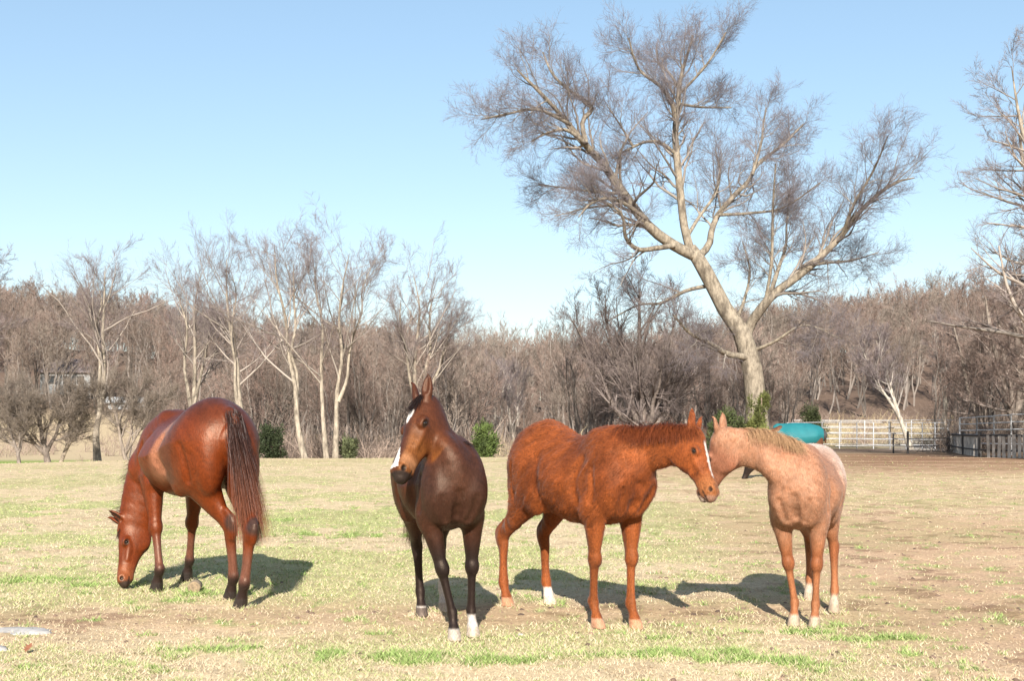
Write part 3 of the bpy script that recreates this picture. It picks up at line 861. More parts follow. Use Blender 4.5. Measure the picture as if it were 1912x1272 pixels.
def cover(x, y):
    """greenness, lush green, bare dirt at ground points"""
    P = np.stack([x, y, 0 * x], -1)
    a = vnoise(P * np.array([0.35, 0.5, 1]), 1.0, 31); b = vnoise(P, 1.7, 32); c = vnoise(P, 5.5, 33); e = vnoise(P, 16.0, 36)
    big = 0.42 * a + 0.27 * b + 0.18 * c + 0.13 * e
    dirt = smooth01(x - 0.02 * (y - 9) ** 1 - 1.6 - 1.3 * np.clip((y - 11) / 10, 0, 1) * 0 , -0.9, 2.0) * (1 - 0.45 * smooth01(y, 14, 22) * (1 - smooth01(y, 28, 36)))
    dirt = np.maximum(dirt, 0.80 * np.exp(-((y - (8.35 + 0.12 * (x + 1))) / 0.75) ** 2) * (x < 3) )
    dirt = np.maximum(dirt, 0.75 * smooth01(y, 26, 34) * (x > 3))
    dirt = np.maximum(dirt, smooth01(x / np.maximum(y, 1), 0.24, 0.30) * smooth01(y, 26, 38))
    dirt = np.clip(dirt + 1.5 * (big - 0.5), 0, 1)
    lush = 0 * x
    for px, py, w_, h_ in ((60, 1085, 0.62, 0.33), (190, 1090, 0.35, 0.18), (720, 1230, 0.42, 0.16), (640, 1222, 0.2, 0.1), (1300, 1225, 0.65, 0.16), (1430, 1240, 0.5, 0.15), (1240, 1195, 0.22, 0.12),
                           (1500, 1180, 0.5, 0.12), (1620, 1195, 0.5, 0.13), (1560, 1172, 0.30, 0.12), (1780, 1240, 0.12, 0.06), (530, 972, 0.55, 0.35), (560, 1000, 0.5, 0.3), (330, 1125, 0.18, 0.08), (1410, 1180, 0.2, 0.1), (690, 1000, 0.8, 0.4), (380, 1110, 0.5, 0.2), (850, 1240, 0.4, 0.14), (420, 1210, 0.35, 0.1)):
        lush = np.maximum(lush, blob(x, y, px, py, w_, h_))
    lush = np.clip(lush * 1.1 + (c - 0.5) * 1.6 + (e - 0.5) * 1.2 - 0.32, 0, 1)
    green = smooth01(big, 0.42, 0.60) * (1 - 0.75 * dirt) * (0.85 - 0.35 * smooth01(y, 26, 40)) * (0.75 + 0.5 * np.exp(-((y - 17) / 6) ** 2))
    green = np.clip(np.maximum(green, 0.9 * lush), 0, 1)
    return green, lush, dirt * (1 - lush), big

STRAW, PALEG, LUSH, DIRT, LITTER = (np.array(v) for v in ((0.560, 0.450, 0.295), (0.330, 0.375, 0.150), (0.190, 0.250, 0.080), (0.490, 0.325, 0.215), (0.16, 0.115, 0.09)))

def ground_color(x, y):
    g, l, d, big = cover(x, y)
    C = np.tile(STRAW, (len(x), 1))
    C = mixc(C, d * 0.9, DIRT)
    P = np.stack([x, y, 0 * x], -1)
    C = mixc(C, smooth01(vnoise(P, 3.1, 41) * 0.6 + vnoise(P, 11, 42) * 0.4, 0.55, 0.75) * (0.30 + 0.5 * d), np.array([0.24, 0.145, 0.095]))
    C = mixc(C, g * 0.8, PALEG)
    C = mixc(C, l * 0.8, LUSH)
    u = x / np.maximum(y, 1)
    # trampled red-brown soil by the pens
    red = smooth01(u, 0.22, 0.30) * smooth01(y, 30, 42) * (1 - smooth01(y, 62, 75))
    C = mixc(C, red * (0.35 + 0.6 * vnoise(P * np.array([0.4, 1.3, 1]), 0.8, 44)), np.array([0.175, 0.090, 0.055]))
    far = smooth01(y, 54, 64)
    n3 = vnoise(P, 0.06, 43)
    C = mixc(C, far, STRAW * 0.85)
    lf = smooth01(-u, 0.26, 0.30)
    C = mixc(C, far * smooth01(n3 + 0.004 * (y - 70), 0.40, 0.75) * (1 - lf), LITTER)
    C = mixc(C, smooth01(y, 100 + 25 * lf, 150), LITTER)
    strip = np.exp(-((y - 70) / 7) ** 2) * (u < -0.355)
    C = mixc(C, strip * 0.9, np.array([0.16, 0.27, 0.04]))
    pale = np.exp(-((u - 0.355) / 0.03) ** 2) * smooth01(y, 62, 68) * (1 - smooth01(y, 90, 110))
    C = mixc(C, pale * 0.8, np.array([0.62, 0.57, 0.50]))
    C = mixc(C, smooth01(u, 0.22, 0.26) * (1 - smooth01(u, 0.40, 0.44)) * smooth01(y, 66, 72) * (1 - smooth01(y, 105, 125)) * 0.6 * (1 - pale), np.array([0.42, 0.36, 0.20]))
    return C

g_ = NT('pasture_ground')
gc = g_.attr()
v_ = g_.scaled(1, 1, 1)
n1_ = g_.noise(38, 6, 0.7, v_)
n2_ = g_.noise(9, 5, 0.65, v_, 0.4)
n3_ = g_.noise(140, 3, 0.7, v_)
cc = g_.mix(g_.ramp(n1_, [(0.30, 0.0), (0.72, 1.0)]), g_.mix(1.0, gc, (0.62, 0.58, 0.54), 'MULTIPLY'), g_.mix(1.0, gc, (1.15, 1.14, 1.12), 'MULTIPLY'))
cc = g_.mix(g_.math('MULTIPLY', g_.ramp(n2_, [(0.55, 0.0), (0.70, 1.0)]), 0.42), cc, g_.mix(1.0, gc, (0.50, 0.44, 0.40), 'MULTIPLY'))
cc = g_.mix(g_.math('MULTIPLY', g_.ramp(n3_, [(0.32, 1.0), (0.5, 0.0)]), 0.3), cc, g_.mix(1.0, gc, (0.45, 0.42, 0.40), 'MULTIPLY'))
g_.l(cc, g_.b.inputs['Base Color'])
g_.b.inputs['Roughness'].default_value = 1.0
g_.b.inputs['Specular IOR Level'].default_value = 0.05
g_.bump(g_.math('ADD', n1_, g_.math('MULTIPLY', n2_, 1.5)), 0.7, 0.02)

def build_ground():
    ys = np.concatenate([np.linspace(-60, 4.5, 14), 5.0 * (60 / 5.0) ** np.linspace(0, 1, 420)[:], 60 * (1500 / 60.0) ** np.linspace(0, 1, 170)[1:]])
    us = np.concatenate([-1.6 * np.linspace(1, 0.62, 20)[:-1] ** 1.0, np.linspace(-0.99, -0.52, 20)[:-1], np.linspace(-0.52, 0.52, 460), np.linspace(0.52, 0.99, 20)[1:], np.linspace(1.0, 1.6, 12)])
    U, Y = np.meshgrid(us, ys)
    X = U * (np.maximum(Y, 4) + 3) 
    X[:, 0] -= 800; X[:, -1] += 800
    Z = height(X, Y)
    P = np.stack([X, Y, 0 * X], -1).reshape(-1, 3)
    Z = Z + ((vnoise(P, 2.2, 51) - 0.5) * 0.05 + (vnoise(P, 7.0, 52) - 0.5) * 0.025).reshape(Z.shape) * (1 - smooth01(Y, 20, 40)) * 0.5
    V = np.stack([X, Y, Z], -1).reshape(-1, 3)
    ny, nx = X.shape
    i = (np.arange(ny - 1)[:, None] * nx + np.arange(nx - 1)[None, :]).ravel()
    F = np.stack([i, i + 1, i + nx + 1, i + nx], 1)
    o = mesh_obj('ground', V, F, g_.m, None, True, ground_color(V[:, 0], V[:, 1]))
    tag(o, kind='structure')
build_ground()

def gz(x, y):
    P = np.stack([x, y, 0 * x], -1)
    return height(x, y) + ((vnoise(P, 2.2, 51) - 0.5) * 0.05 + (vnoise(P, 7.0, 52) - 0.5) * 0.025) * (1 - smooth01(y, 20, 40)) * 0.5

gm = NT('grass_blade'); gm.l(gm.attr(), gm.b.inputs['Base Color']); gm.b.inputs['Roughness'].default_value = 0.7
gm.b.inputs['Specular IOR Level'].default_value = 0.2
def build_grass(n=560000):
    rng = np.random.RandomState(77)
    py = rng.uniform(852, 1400, n); px = rng.uniform(-260, 2170, n)
    d = FPX * EYE / (py - HZ); x = (px - 956) / FPX * d
    g, l, dirt, big = cover(x, d)
    keep = rng.rand(n) < (0.22 + 0.55 * g + 0.5 * l) * (1 - 0.88 * dirt)
    x, d, g, l, dirt = x[keep], d[keep], g[keep], l[keep], dirt[keep]
    hx_, hy_ = [], []
    for I in (bay, chestnut, roan, sorrel):                 # taller tufts close round the hooves
        for h in I['hooves']:
            wv = I['Mw'].T @ np.array([h[0], h[1], 0]) + np.array(I['root'].location)
            a_ = rng.uniform(0, 2 * math.pi, 110); r_ = rng.uniform(0.03, 0.11, 110)
            hx_.append(wv[0] + np.cos(a_) * r_); hy_.append(wv[1] + np.sin(a_) * r_)
    hx_ = np.concatenate(hx_); hy_ = np.concatenate(hy_)
    tall = np.concatenate([np.zeros(len(x)), np.ones(len(hx_))])
    x = np.concatenate([x, hx_]); d = np.concatenate([d, hy_])
    g, l, dirt, _b = cover(x, d)
    m = len(x)
    z = gz(x, d)
    h = rng.uniform(0.006, 0.020, m) * (1 + 1.0 * l + 0.3 * g + 0.9 * tall) * (1 + 0.012 * d)
    wd = (0.0018 + 0.00020 * d) * rng.uniform(0.7, 1.4, m)
    az = rng.uniform(0, 2 * math.pi, m); lean = rng.uniform(0.4, 2.0, m)
    tip = np.stack([x + np.cos(az) * h * lean, d + np.sin(az) * h * lean, z + h], 1)
    a2 = rng.uniform(-0.8, 0.8, m)
    sx_ = np.stack([np.cos(a2) * wd, np.sin(a2) * wd, 0 * wd], 1)
    b = np.stack([x, d, z - 0.004], 1)
    V = np.stack([b - sx_, b + sx_, tip], 1).reshape(-1, 3)
    straw = np.array([0.475, 0.385, 0.255]); gr = np.array([0.29, 0.315, 0.130]); lu = np.array([0.185, 0.250, 0.075])
    C = np.tile(straw, (m, 1)) * rng.uniform(0.75, 1.1, (m, 1))
    C = np.where((rng.rand(m) < g * 0.95)[:, None], gr * rng.uniform(0.6, 1.3, (m, 1)), C)
    C = np.where((rng.rand(m) < l * 0.85)[:, None], lu * rng.uniform(0.6, 1.5, (m, 1)), C)
    o = mesh_obj('grass', V, np.arange(3 * m).reshape(-1, 3), gm.m, None, False, np.repeat(C, 3, axis=0))
    tag(o, 'short winter pasture grass, straw coloured with green patches', 'grass', kind='stuff')
build_grass()

# clods, droppings and leaf bits scattered over the bare soil
cm = NT('soil_clod'); cm.l(cm.attr(), cm.b.inputs['Base Color']); cm.b.inputs['Roughness'].default_value = 0.95
def build_clods(n=3600):
    rng = np.random.RandomState(5)
    py = rng.uniform(880, 1330, n); px = rng.uniform(-200, 2100, n)
    d = FPX * EYE / (py - HZ); x = (px - 956) / FPX * d
    g, l, dirt, big = cover(x, d)
    k = rng.rand(n) < (0.10 + 0.9 * dirt) * (1 - l)
    x, d = x[k], d[k]; m = len(x)
    base = np.array([[1, 0, 0], [0.31, 0.95, 0], [-0.81, 0.59, 0], [-0.81, -0.59, 0], [0.31, -0.95, 0], [0.35, 0.25, 0.8], [-0.4, 0.1, 0.9], [0.1, -0.35, 0.85]])
    tris = np.array([[0, 1, 5], [1, 2, 6], [1, 6, 5], [2, 3, 6], [3, 4, 7], [3, 7, 6], [4, 0, 7], [0, 5, 7], [5, 6, 7]])
    s = rng.uniform(0.004, 0.013, m) * rng.choice([0.7, 1, 1.5], m)
    V = base[None] * s[:, None, None] * rng.uniform(0.6, 1.5, (m, 8, 3)) * np.array([1.2, 1.2, 0.75])
    V = V + np.stack([x, d, gz(x, d)], 1)[:, None, :]
    C = np.array([0.17, 0.11, 0.075]) * rng.uniform(0.4, 1.5, (m, 1))
    o = mesh_obj('soil_clods', V.reshape(-1, 3), (np.arange(m)[:, None, None] * 8 + tris[None]).reshape(-1, 3), cm.m, None, False, np.repeat(C, 8, axis=0))
    tag(o, 'small brown clods and leaf bits scattered over the bare soil', 'clods', kind='stuff')
build_clods()
# ------------------------------------------------------------------ bare winter trees
def resample(P, K):
    P = np.asarray(P, float)
    S = spline(P, 8)
    L = np.concatenate([[0], np.cumsum(np.linalg.norm(np.diff(S[:, :3], axis=0), axis=1))])
    t = np.linspace(0, L[-1], K)
    return np.stack([np.interp(t, L, S[:, j]) for j in range(S.shape[1])], 1)

def grow(rng, P, Rr, count, t0, t1, ang, ratio, K, up, wander, rr, rmin, minlen=0.15, maxlen=99.0, apical=0.5, angj=0.25, out_c=None, out_w=0.0):
    """children for every parent branch: P (M,K0,3), Rr (M,K0); count (M,) or int"""
    M, K0 = Rr.shape
    cnt = np.full(M, count) if np.isscalar(count) else np.asarray(count)
    pi = np.repeat(np.arange(M), cnt)
    N = len(pi)
    if N == 0: return np.zeros((0, K, 3)), np.zeros((0, K))
    k = np.concatenate([np.arange(c) for c in cnt]); c_ = cnt[pi]
    t = t0 + (t1 - t0) * (k + rng.rand(N)) / c_
    f = t * (K0 - 1); i = np.minimum(f.astype(int), K0 - 2); fr = (f - i)[:, None]
    a, b = P[pi, i], P[pi, i + 1]
    base = a * (1 - fr) + b * fr
    tan = unit_rows(b - a)
    rad = Rr[pi, i] * (1 - fr[:, 0]) + Rr[pi, i + 1] * fr[:, 0]
    plen = np.linalg.norm(np.diff(P, axis=1), axis=2).sum(1)[pi]
    rnd = rng.normal(0, 1, (N, 3)); perp = unit_rows(rnd - tan * np.sum(rnd * tan, 1, keepdims=True))
    an = np.clip(rng.normal(ang, angj, N), 0.1, 1.7)[:, None]
    d = tan * np.cos(an) + perp * np.sin(an)
    if out_c is not None: d = unit_rows(d + out_w * unit_rows(base - out_c))
    ln = np.clip(plen * ratio * (1 - apical * t) * rng.uniform(0.6, 1.25, N), minlen, maxlen)
    r0 = np.maximum(np.minimum(rad * rr, rad * 0.9), rmin)
    rows = [base]; p = base
    cur = rng.normal(0, wander * 0.5, (N, 3))
    for s_ in range(K - 1):
        d = unit_rows(d + np.array([0, 0, up / (K - 1)]) + rng.normal(0, wander, (N, 3)) + cur / (K - 1))
        p = p + d * (ln / (K - 1))[:, None]
        rows.append(p)
    Q = np.stack(rows, 1)
    tt = np.linspace(0, 1, K)[None, :]
    RR = np.maximum(r0[:, None] * (1 - 0.82 * tt), rmin * 0.7)
    return Q, RR

def tubes(P, Rr, sides):
    N, K, _ = P.shape
    T = np.zeros_like(P); T[:, 1:-1] = P[:, 2:] - P[:, :-2]; T[:, 0] = P[:, 1] - P[:, 0]; T[:, -1] = P[:, -1] - P[:, -2]
    T = T / (np.linalg.norm(T, axis=2, keepdims=True) + 1e-9)
    ref = np.where(np.abs(T[:, :1, 2:3]) > 0.85, np.array([1.0, 0, 0]), np.array([0, 0, 1.0]))
    A = np.cross(T, np.broadcast_to(ref, T.shape)); A /= np.linalg.norm(A, axis=2, keepdims=True) + 1e-9
    B = np.cross(T, A)
    th = np.linspace(0, 2 * math.pi, sides, endpoint=False)
    V = P[:, :, None] + Rr[:, :, None, None] * (A[:, :, None] * np.cos(th)[None, None, :, None] + B[:, :, None] * np.sin(th)[None, None, :, None])
    idx = np.arange(N * K * sides).reshape(N, K, sides)
    a = idx[:, :-1]; b = idx[:, 1:]
    F = np.stack([a, np.roll(a, -1, 2), np.roll(b, -1, 2), b], -1).reshape(-1, 4)
    return V.reshape(-1, 3), F

def ribbons(P, Rr, rng):
    """very thin far twigs: one tapering flat strip each"""
    N, K, _ = P.shape
    d = unit_rows(P[:, -1] - P[:, 0]); sd = unit_rows(np.cross(d, rng.normal(0, 1, (N, 3))))
    V = np.concatenate([np.stack([P[:, i] - sd * Rr[:, i, None], P[:, i] + sd * Rr[:, i, None]], 1) for i in range(K)], 1)
    base = np.arange(N)[:, None] * (2 * K)
    F = np.concatenate([base + np.array([2 * i, 2 * i + 1, 2 * i + 3, 2 * i + 2]) for i in range(K - 1)])
    return V.reshape(-1, 3), F

class Acc:
    def __init__(s): s.V = []; s.F = []; s.C = []; s.n = 0
    def add(s, V, F, C):
        s.V.append(V); s.F.append(np.asarray(F) + s.n); s.C.append(np.broadcast_to(C, (len(V), 3))); s.n += len(V)
    def build(s, name, mat, parent=None, smooth=True):
        q = {}
        for f in s.F: q.setdefault(f.shape[1], []).append(f)
        return mesh_obj(name, np.vstack(s.V), [np.vstack(v) for v in q.values()], mat, parent, smooth, np.vstack(s.C))

def bark_material(name):
    m = NT(name)
    base = m.attr()
    n1 = m.noise(6, 6, 0.7, m.scaled(1, 1, 0.35))
    n2 = m.noise(1.1, 4, 0.6, m.scaled(1, 1, 0.6))
    c = m.mix(m.ramp(n1, [(0.36, 0.0), (0.62, 1.0)]), m.mix(1.0, base, (0.42, 0.40, 0.38), 'MULTIPLY'), m.mix(1.0, base, (1.2, 1.18, 1.12), 'MULTIPLY'))
    c = m.mix(m.math('MULTIPLY', m.ramp(n2, [(0.55, 0.0), (0.68, 1.0)]), 0.75), c, m.mix(1.0, base, (0.30, 0.28, 0.27), 'MULTIPLY'))
    m.l(c, m.b.inputs['Base Color'])
    m.b.inputs['Roughness'].default_value = 0.9
    m.b.inputs['Specular IOR Level'].default_value = 0.15
    m.bump(n1, 0.8, 0.04)
    return m.m
M_bark = bark_material('bark')
tw = NT('twigs'); tw.l(tw.attr(), tw.b.inputs['Base Color']); tw.b.inputs['Roughness'].default_value = 0.85; tw.b.inputs['Specular IOR Level'].default_value = 0.1
M_twig = tw.m

def flare(R_):
    return R_

def finish_tree(root, trunkP, limbs, levels, rng, bark, twig, rmin, crown_sides=3, limb_parts=False):
    """limbs: list of (P,R) sets [(N,K,3),(N,K)] thick wood; levels: finer sets"""
    a = Acc()
    for P, Rr in trunkP:
        V, F = tubes(P[None], Rr[None], 12)
        a.add(V, F, bark)
    if not limb_parts:
        for P, Rr in limbs:
            V, F = tubes(P, Rr, 7); a.add(V, F, bark)
        a.build('trunk', M_bark, root)
    else:
        a.build('trunk', M_bark, root)
        for P, Rr in limbs:
            V, F = tubes(P, Rr, 9)
            mesh_obj('limb', V, F, M_bark, root, True, np.tile(bark, (len(V), 1)))
    c = Acc()
    for lv, (P, Rr) in enumerate(levels):
        if len(P) == 0: continue
        V, F = tubes(P, Rr, 5 if lv == 0 else crown_sides)
        f = min(1.0, (lv + 1) / len(levels))
        cl = np.array(bark) * (1 - f) + np.array(twig) * f
        cl = np.repeat(cl * rng.uniform(0.65, 1.3, (len(P), 1)), len(V) // len(P), axis=0)
        c.add(V, F, cl)
    c.build('crown', M_twig, root)

BARK = (0.300, 0.258, 0.212); TWIG = (0.185, 0.148, 0.148)

def simple_tree(name, label, base, H_, stems, r0, seed, spread=0.6, group=None, bark=BARK, twig=TWIG, dens=1.0, first=0.30, up=0.55, rmin=0.006,
                cat='tree', ang=0.6, lean=(0, 0), fork=None, ratio=0.42, twigs=6):
    """stems: list of (dx, dy) lean of each stem top in metres"""
    rng = np.random.RandomState(seed)
    root = empty(name, tuple(base)); tag(root, label, cat, group)
    tr = []
    for k, (dx, dy) in enumerate(stems):
        n = 7; t = np.linspace(0, 1, n)
        hh = H_ * (1 - 0.07 * k) * 0.93
        fz = fork if (fork and k > 0) else 0.0
        tt = fz + (1 - fz) * t
        main = stems[0]
        x = main[0] * np.minimum(tt, fz) + (dx) * np.clip(tt - fz, 0, 1) ** 0.8 if k else dx * tt
        y = main[1] * np.minimum(tt, fz) + (dy) * np.clip(tt - fz, 0, 1) ** 0.8 if k else dy * tt
        P = np.stack([x, y, hh * tt - 0.15 * (tt == 0)], 1)
        P[1:, :2] += rng.normal(0, 0.009 * H_, (n - 1, 2))
        rb = r0 * (0.72 if k else 1.0) * (1 - 0.5 * fz)
        Rr = rb * (1 - t) ** 0.8 + 0.012
        Rr[0] *= 1.35
        S = resample(np.hstack([P, Rr[:, None]]), 16)
        tr.append((S[:, :3], S[:, 3]))
    P0 = np.stack([p for p, _ in tr]); R0 = np.stack([r for _, r in tr])
    n1 = int(13 * dens)
    P1, R1 = grow(rng, P0, R0, n1, first, 0.97, ang, ratio, 9, up, 0.09, 0.55, rmin * 1.5, 0.9, apical=0.62)
    P2, R2 = grow(rng, P1, R1, 7, 0.15, 0.97, 0.50, 0.55, 7, up * 0.6, 0.11, 0.55, rmin * 1.2, 0.6)
    P3, R3 = grow(rng, P2, R2, 6, 0.10, 1.0, 0.55, 0.60, 5, up * 0.4, 0.12, 0.6, rmin, 0.22)
    P4, R4 = grow(rng, P3, R3, twigs, 0.10, 1.0, 0.55, 0.75, 4, up * 0.3, 0.12, 0.6, rmin * 0.8, 0.18, 0.9)
    finish_tree(root, tr, [], [(P1, R1), (P2, R2), (P3, R3), (P4, R4)], rng, bark, twig, rmin)
    return root

# ---- the great oak: limbs follow the tree of the photo at its own distance, with real depth
def build_oak():
    D = 60.0; S = D / FPX
    base = on_ground(1418, D)
    root = empty('oak_tree', tuple(base)); tag(root, 'huge bare spreading oak with a leaning forked trunk behind the foals', 'tree')
    rng = np.random.RandomState(12)
    def L(rows, z0, z1, wob=0.15):
        rows = np.array(rows, float); n = len(rows)
        dep = np.linspace(z0, z1, n) + rng.normal(0, wob, n) * (np.arange(n) > 0)
        x = (rows[:, 0] - 956) * S - base[0]; z = EYE - (rows[:, 1] - HZ) * S - base[2]
        # keep true size while the limb comes nearer or goes away
        return resample(np.stack([x, dep, z, rows[:, 2] * S * (0.95 if rows[0, 2] > 20 else 0.85)], 1), 18)
    trunk = L([(1421, 870, 33), (1418, 845, 27), (1412, 760, 21), (1405, 695, 20), (1393, 645, 19), (1378, 610, 17), (1358, 585, 16), (1332, 535, 15), (1306, 488, 14.5), (1290, 463, 12)], 0, 0, 0.05)
    lm = [
        L([(1300, 480, 12), (1250, 457, 12), (1205, 425, 11), (1160, 375, 9.5), (1120, 320, 8.5), (1085, 290, 7), (1050, 250, 5), (1010, 215, 4), (985, 196, 3), (965, 178, 1.6)], 0, -4.5),
        L([(1088, 292, 5), (1082, 250, 5), (1100, 222, 5), (1062, 190, 3.6), (1030, 160, 2.6), (1012, 118, 1.4)], -2.8, -1.5),
        L([(1085, 290, 4), (1050, 274, 3.5), (1015, 285, 2.5), (990, 300, 1.3)], -2.8, -4),
        L([(1060, 262, 4), (1000, 245, 3), (945, 262, 2.2), (905, 280, 1.2)], -3.2, -6),
        L([(1290, 470, 10), (1278, 420, 9), (1270, 350, 8.5), (1265, 290, 8), (1263, 240, 7), (1268, 200, 6), (1272, 150, 4.8), (1279, 120, 4), (1292, 80, 3), (1300, 52, 1.8)], 0, 1.0),
        L([(1264, 240, 5), (1258, 215, 6), (1252, 198, 4)], 0, -0.6, 0.02),
        L([(1268, 192, 4), (1230, 165, 3.2), (1190, 135, 2.5), (1168, 88, 1.4)], 0.8, -1.5),
        L([(1272, 155, 3.4), (1258, 125, 3), (1240, 90, 2.2), (1238, 52, 1.2)], 0.9, 2.5),
        L([(1274, 187, 3.4), (1320, 181, 2.6), (1385, 172, 1.5)], 0.7, 3.0),
        L([(1276, 165, 3.2), (1320, 120, 2.4), (1350, 70, 1.4)], 0.7, -1.0),
        L([(1264, 285, 4.2), (1230, 268, 3.6), (1200, 272, 3), (1165, 292, 2.5), (1135, 312, 1.4)], 0.3, -2.0),
        L([(1176, 284, 2.6), (1152, 250, 2), (1125, 222, 1)], -1.4, -2.5),
        L([(1304, 480, 9), (1327, 455, 8), (1336, 425, 7), (1352, 390, 6.5), (1385, 350, 6), (1420, 315, 5), (1443, 275, 4), (1490, 240, 3), (1540, 190, 1.6)], 0, 4.5),
        L([(1352, 392, 4), (1400, 395, 3), (1460, 390, 2.2), (1520, 350, 1.2)], 1.4, -1.0),
        L([(1425, 305, 3.8), (1446, 240, 3), (1456, 200, 2.2), (1462, 160, 1)], 2.7, 4.2),
        L([(1284, 440, 4.5), (1310, 400, 3.6), (1345, 350, 3), (1358, 300, 2), (1352, 255, 1)], 0, 2.8),
        L([(1255, 462, 6), (1215, 471, 5.5), (1185, 475, 5), (1160, 458, 4), (1150, 420, 3), (1112, 400, 2.4), (1075, 405, 1.5)], -0.6, -4.2),
        L([(1200, 420, 5), (1155, 397, 4), (1120, 396, 3.5), (1090, 412, 2.4), (1070, 438, 1.2)], -1.8, -5.0),
        L([(1165, 378, 4), (1110, 368, 3), (1060, 355, 2.2), (1005, 342, 1.1)], -2.2, 0.5),
        L([(1393, 645, 14), (1400, 610, 12), (1422, 572, 10.5), (1448, 545, 9.5), (1482, 520, 8.5), (1522, 485, 7.5), (1556, 450, 6.5), (1582, 412, 5), (1622, 372, 4), (1652, 356, 2.6), (1678, 350, 1.3)], 0, -2.5),
        L([(1430, 565, 6), (1456, 500, 4.2), (1482, 450, 3.2), (1492, 400, 2.2), (1505, 330, 1.1)], -0.5, 3.5),
        L([(1505, 500, 4.2), (1548, 492, 3), (1600, 482, 2.2), (1660, 462, 1.1)], -1.3, 1.8),
        L([(1556, 450, 4.2), (1566, 400, 3.2), (1592, 345, 2.2), (1603, 295, 1.1)], -1.6, -4.5),
        L([(1425, 572, 3.6), (1432, 500, 3.5), (1431, 400, 2.6), (1428, 325, 1.2)], -0.3, -2.5),
        L([(1395, 668, 8), (1350, 662, 6.5), (1312, 646, 4.8), (1272, 630, 3.4), (1240, 600, 2)], -0.3, -3.5),
        L([(1330, 532, 5), (1284, 540, 4.2), (1240, 562, 3.2), (1200, 562, 2.2), (1140, 592, 1.1)], 0, 2.8),
        L([(1408, 655, 4.2), (1440, 640, 3.4), (1490, 612, 2.2), (1545, 640, 1.2)], 0, -2.5),
        L([(1372, 605, 5), (1392, 560, 3.4), (1410, 500, 2.4), (1400, 440, 1.2)], 0, 2.0),
    ]
    limbs = [(l[None, :, :3], l[None, :, 3]) for l in lm]
    P0 = np.stack([l[:, :3] for l in lm]); R0 = np.stack([l[:, 3] for l in lm])
    plen = np.linalg.norm(np.diff(P0, axis=1), axis=2).sum(1)
    ctr = np.array([(1330 - 956) * S - base[0], 0, EYE - (420 - HZ) * S - base[2]])
    P1, R1 = grow(rng, P0, R0, (plen * 1.6 + 4).astype(int), 0.20, 0.97, 0.72, 0.40, 9, 0.25, 0.15, 0.42, 0.011, 1.5, 4.0, apical=0.60, out_c=ctr, out_w=0.15)
    P2, R2 = grow(rng, P1, R1, 8, 0.12, 1.0, 0.65, 0.58, 7, 0.20, 0.15, 0.5, 0.0065, 0.9, 2.4, out_c=ctr, out_w=0.10)
    P3, R3 = grow(rng, P2, R2, 6, 0.10, 1.0, 0.65, 0.58, 5, 0.18, 0.15, 0.55, 0.0048, 0.5, 1.4)
    P4, R4 = grow(rng, P3, R3, 5, 0.10, 1.0, 0.60, 0.70, 4, 0.12, 0.15, 0.7, 0.0038, 0.3, 0.8)
    finish_tree(root, [(trunk[:, :3], trunk[:, 3])], limbs, [(P1, R1), (P2, R2), (P3, R3), (P4, R4)], rng, (0.250, 0.215, 0.172), (0.165, 0.142, 0.152), 0.005, limb_parts=True)
build_oak()

# ---- the row of slim trees along the far edge of the pasture
row = [  # px of the foot, depth, height, stems (lean in m), radius, label
    (183, 55, 9.6, [(0.3, 0), (-0.3, 0.5)], 0.20, 'slim bare tree with a dark gash on its trunk, leftmost of the edge row'),
    (350, 62, 10.6, [(0.5, 0.3), (-0.8, 0.2), (1.3, -0.4)], 0.20, 'pale bare tree forking behind the grazing horse'),
    (455, 60, 11.0, [(-0.9, 0.5), (-0.2, -0.6)], 0.19, 'tall bare tree with a dark trunk rising behind the grazing horse\'s rump'),
    (570, 52, 9.8, [(-1.2, 0.2), (-0.3, 0.5)], 0.16, 'slender leaning tree beside the round dark shrub'),
    (610, 53, 9.4, [(-0.5, 0.3)], 0.14, 'left one of the twin pale trunks between the two front horses'),
    (626, 53, 9.6, [(0.4, -0.2), (1.5, 0.4)], 0.15, 'right one of the twin pale trunks, with a wider crown'),
    (778, 60, 10.0, [(0.0, 0), (1.1, 0.3), (-0.9, -0.3), (1.9, 0.8)], 0.21, 'broad fan-shaped bare tree right behind the head of the dark bay'),
]
for i, (px, d, H_, st, r, lab) in enumerate(row):
    simple_tree('slim_tree', lab, on_ground(px, d), H_ * 1.04, [(s_[0] * 1.2, s_[1]) for s_ in st], r * 0.72, 100 + i, group='slim bare trees along the pasture edge', first=0.36, ang=0.68, up=0.42, dens=1.0,
                fork=0.30, ratio=0.60, rmin=0.004)
simple_tree('bushy_tree', 'dark many-stemmed bare tree under the left side of the oak', on_ground(1196, 62), 10.8,
            [(0, 0), (-2.4, 0.5), (2.4, 0.2), (-4.4, -0.6), (3.8, 0.8), (-1.2, 1.8), (1.3, -1.6)], 0.25, 201, bark=(0.17, 0.14, 0.125), twig=(0.17, 0.135, 0.125),
            first=0.15, fork=0.17, ratio=0.50, up=0.35, dens=1.1, ang=0.7)
simple_tree('white_tree', 'leaning white-barked tree standing in the pens', on_ground(1702, 66), 6.6, [(-1.9, 0.4), (-2.9, -0.4)], 0.14, 202, bark=(0.42, 0.38, 0.33), first=0.35, fork=0.3)
simple_tree('pale_tree', 'straight pale tree between the leaning white tree and the plank fence', on_ground(1762, 72), 8.0, [(-0.1, 0.2)], 0.17, 203, bark=(0.42, 0.38, 0.33), first=0.4)
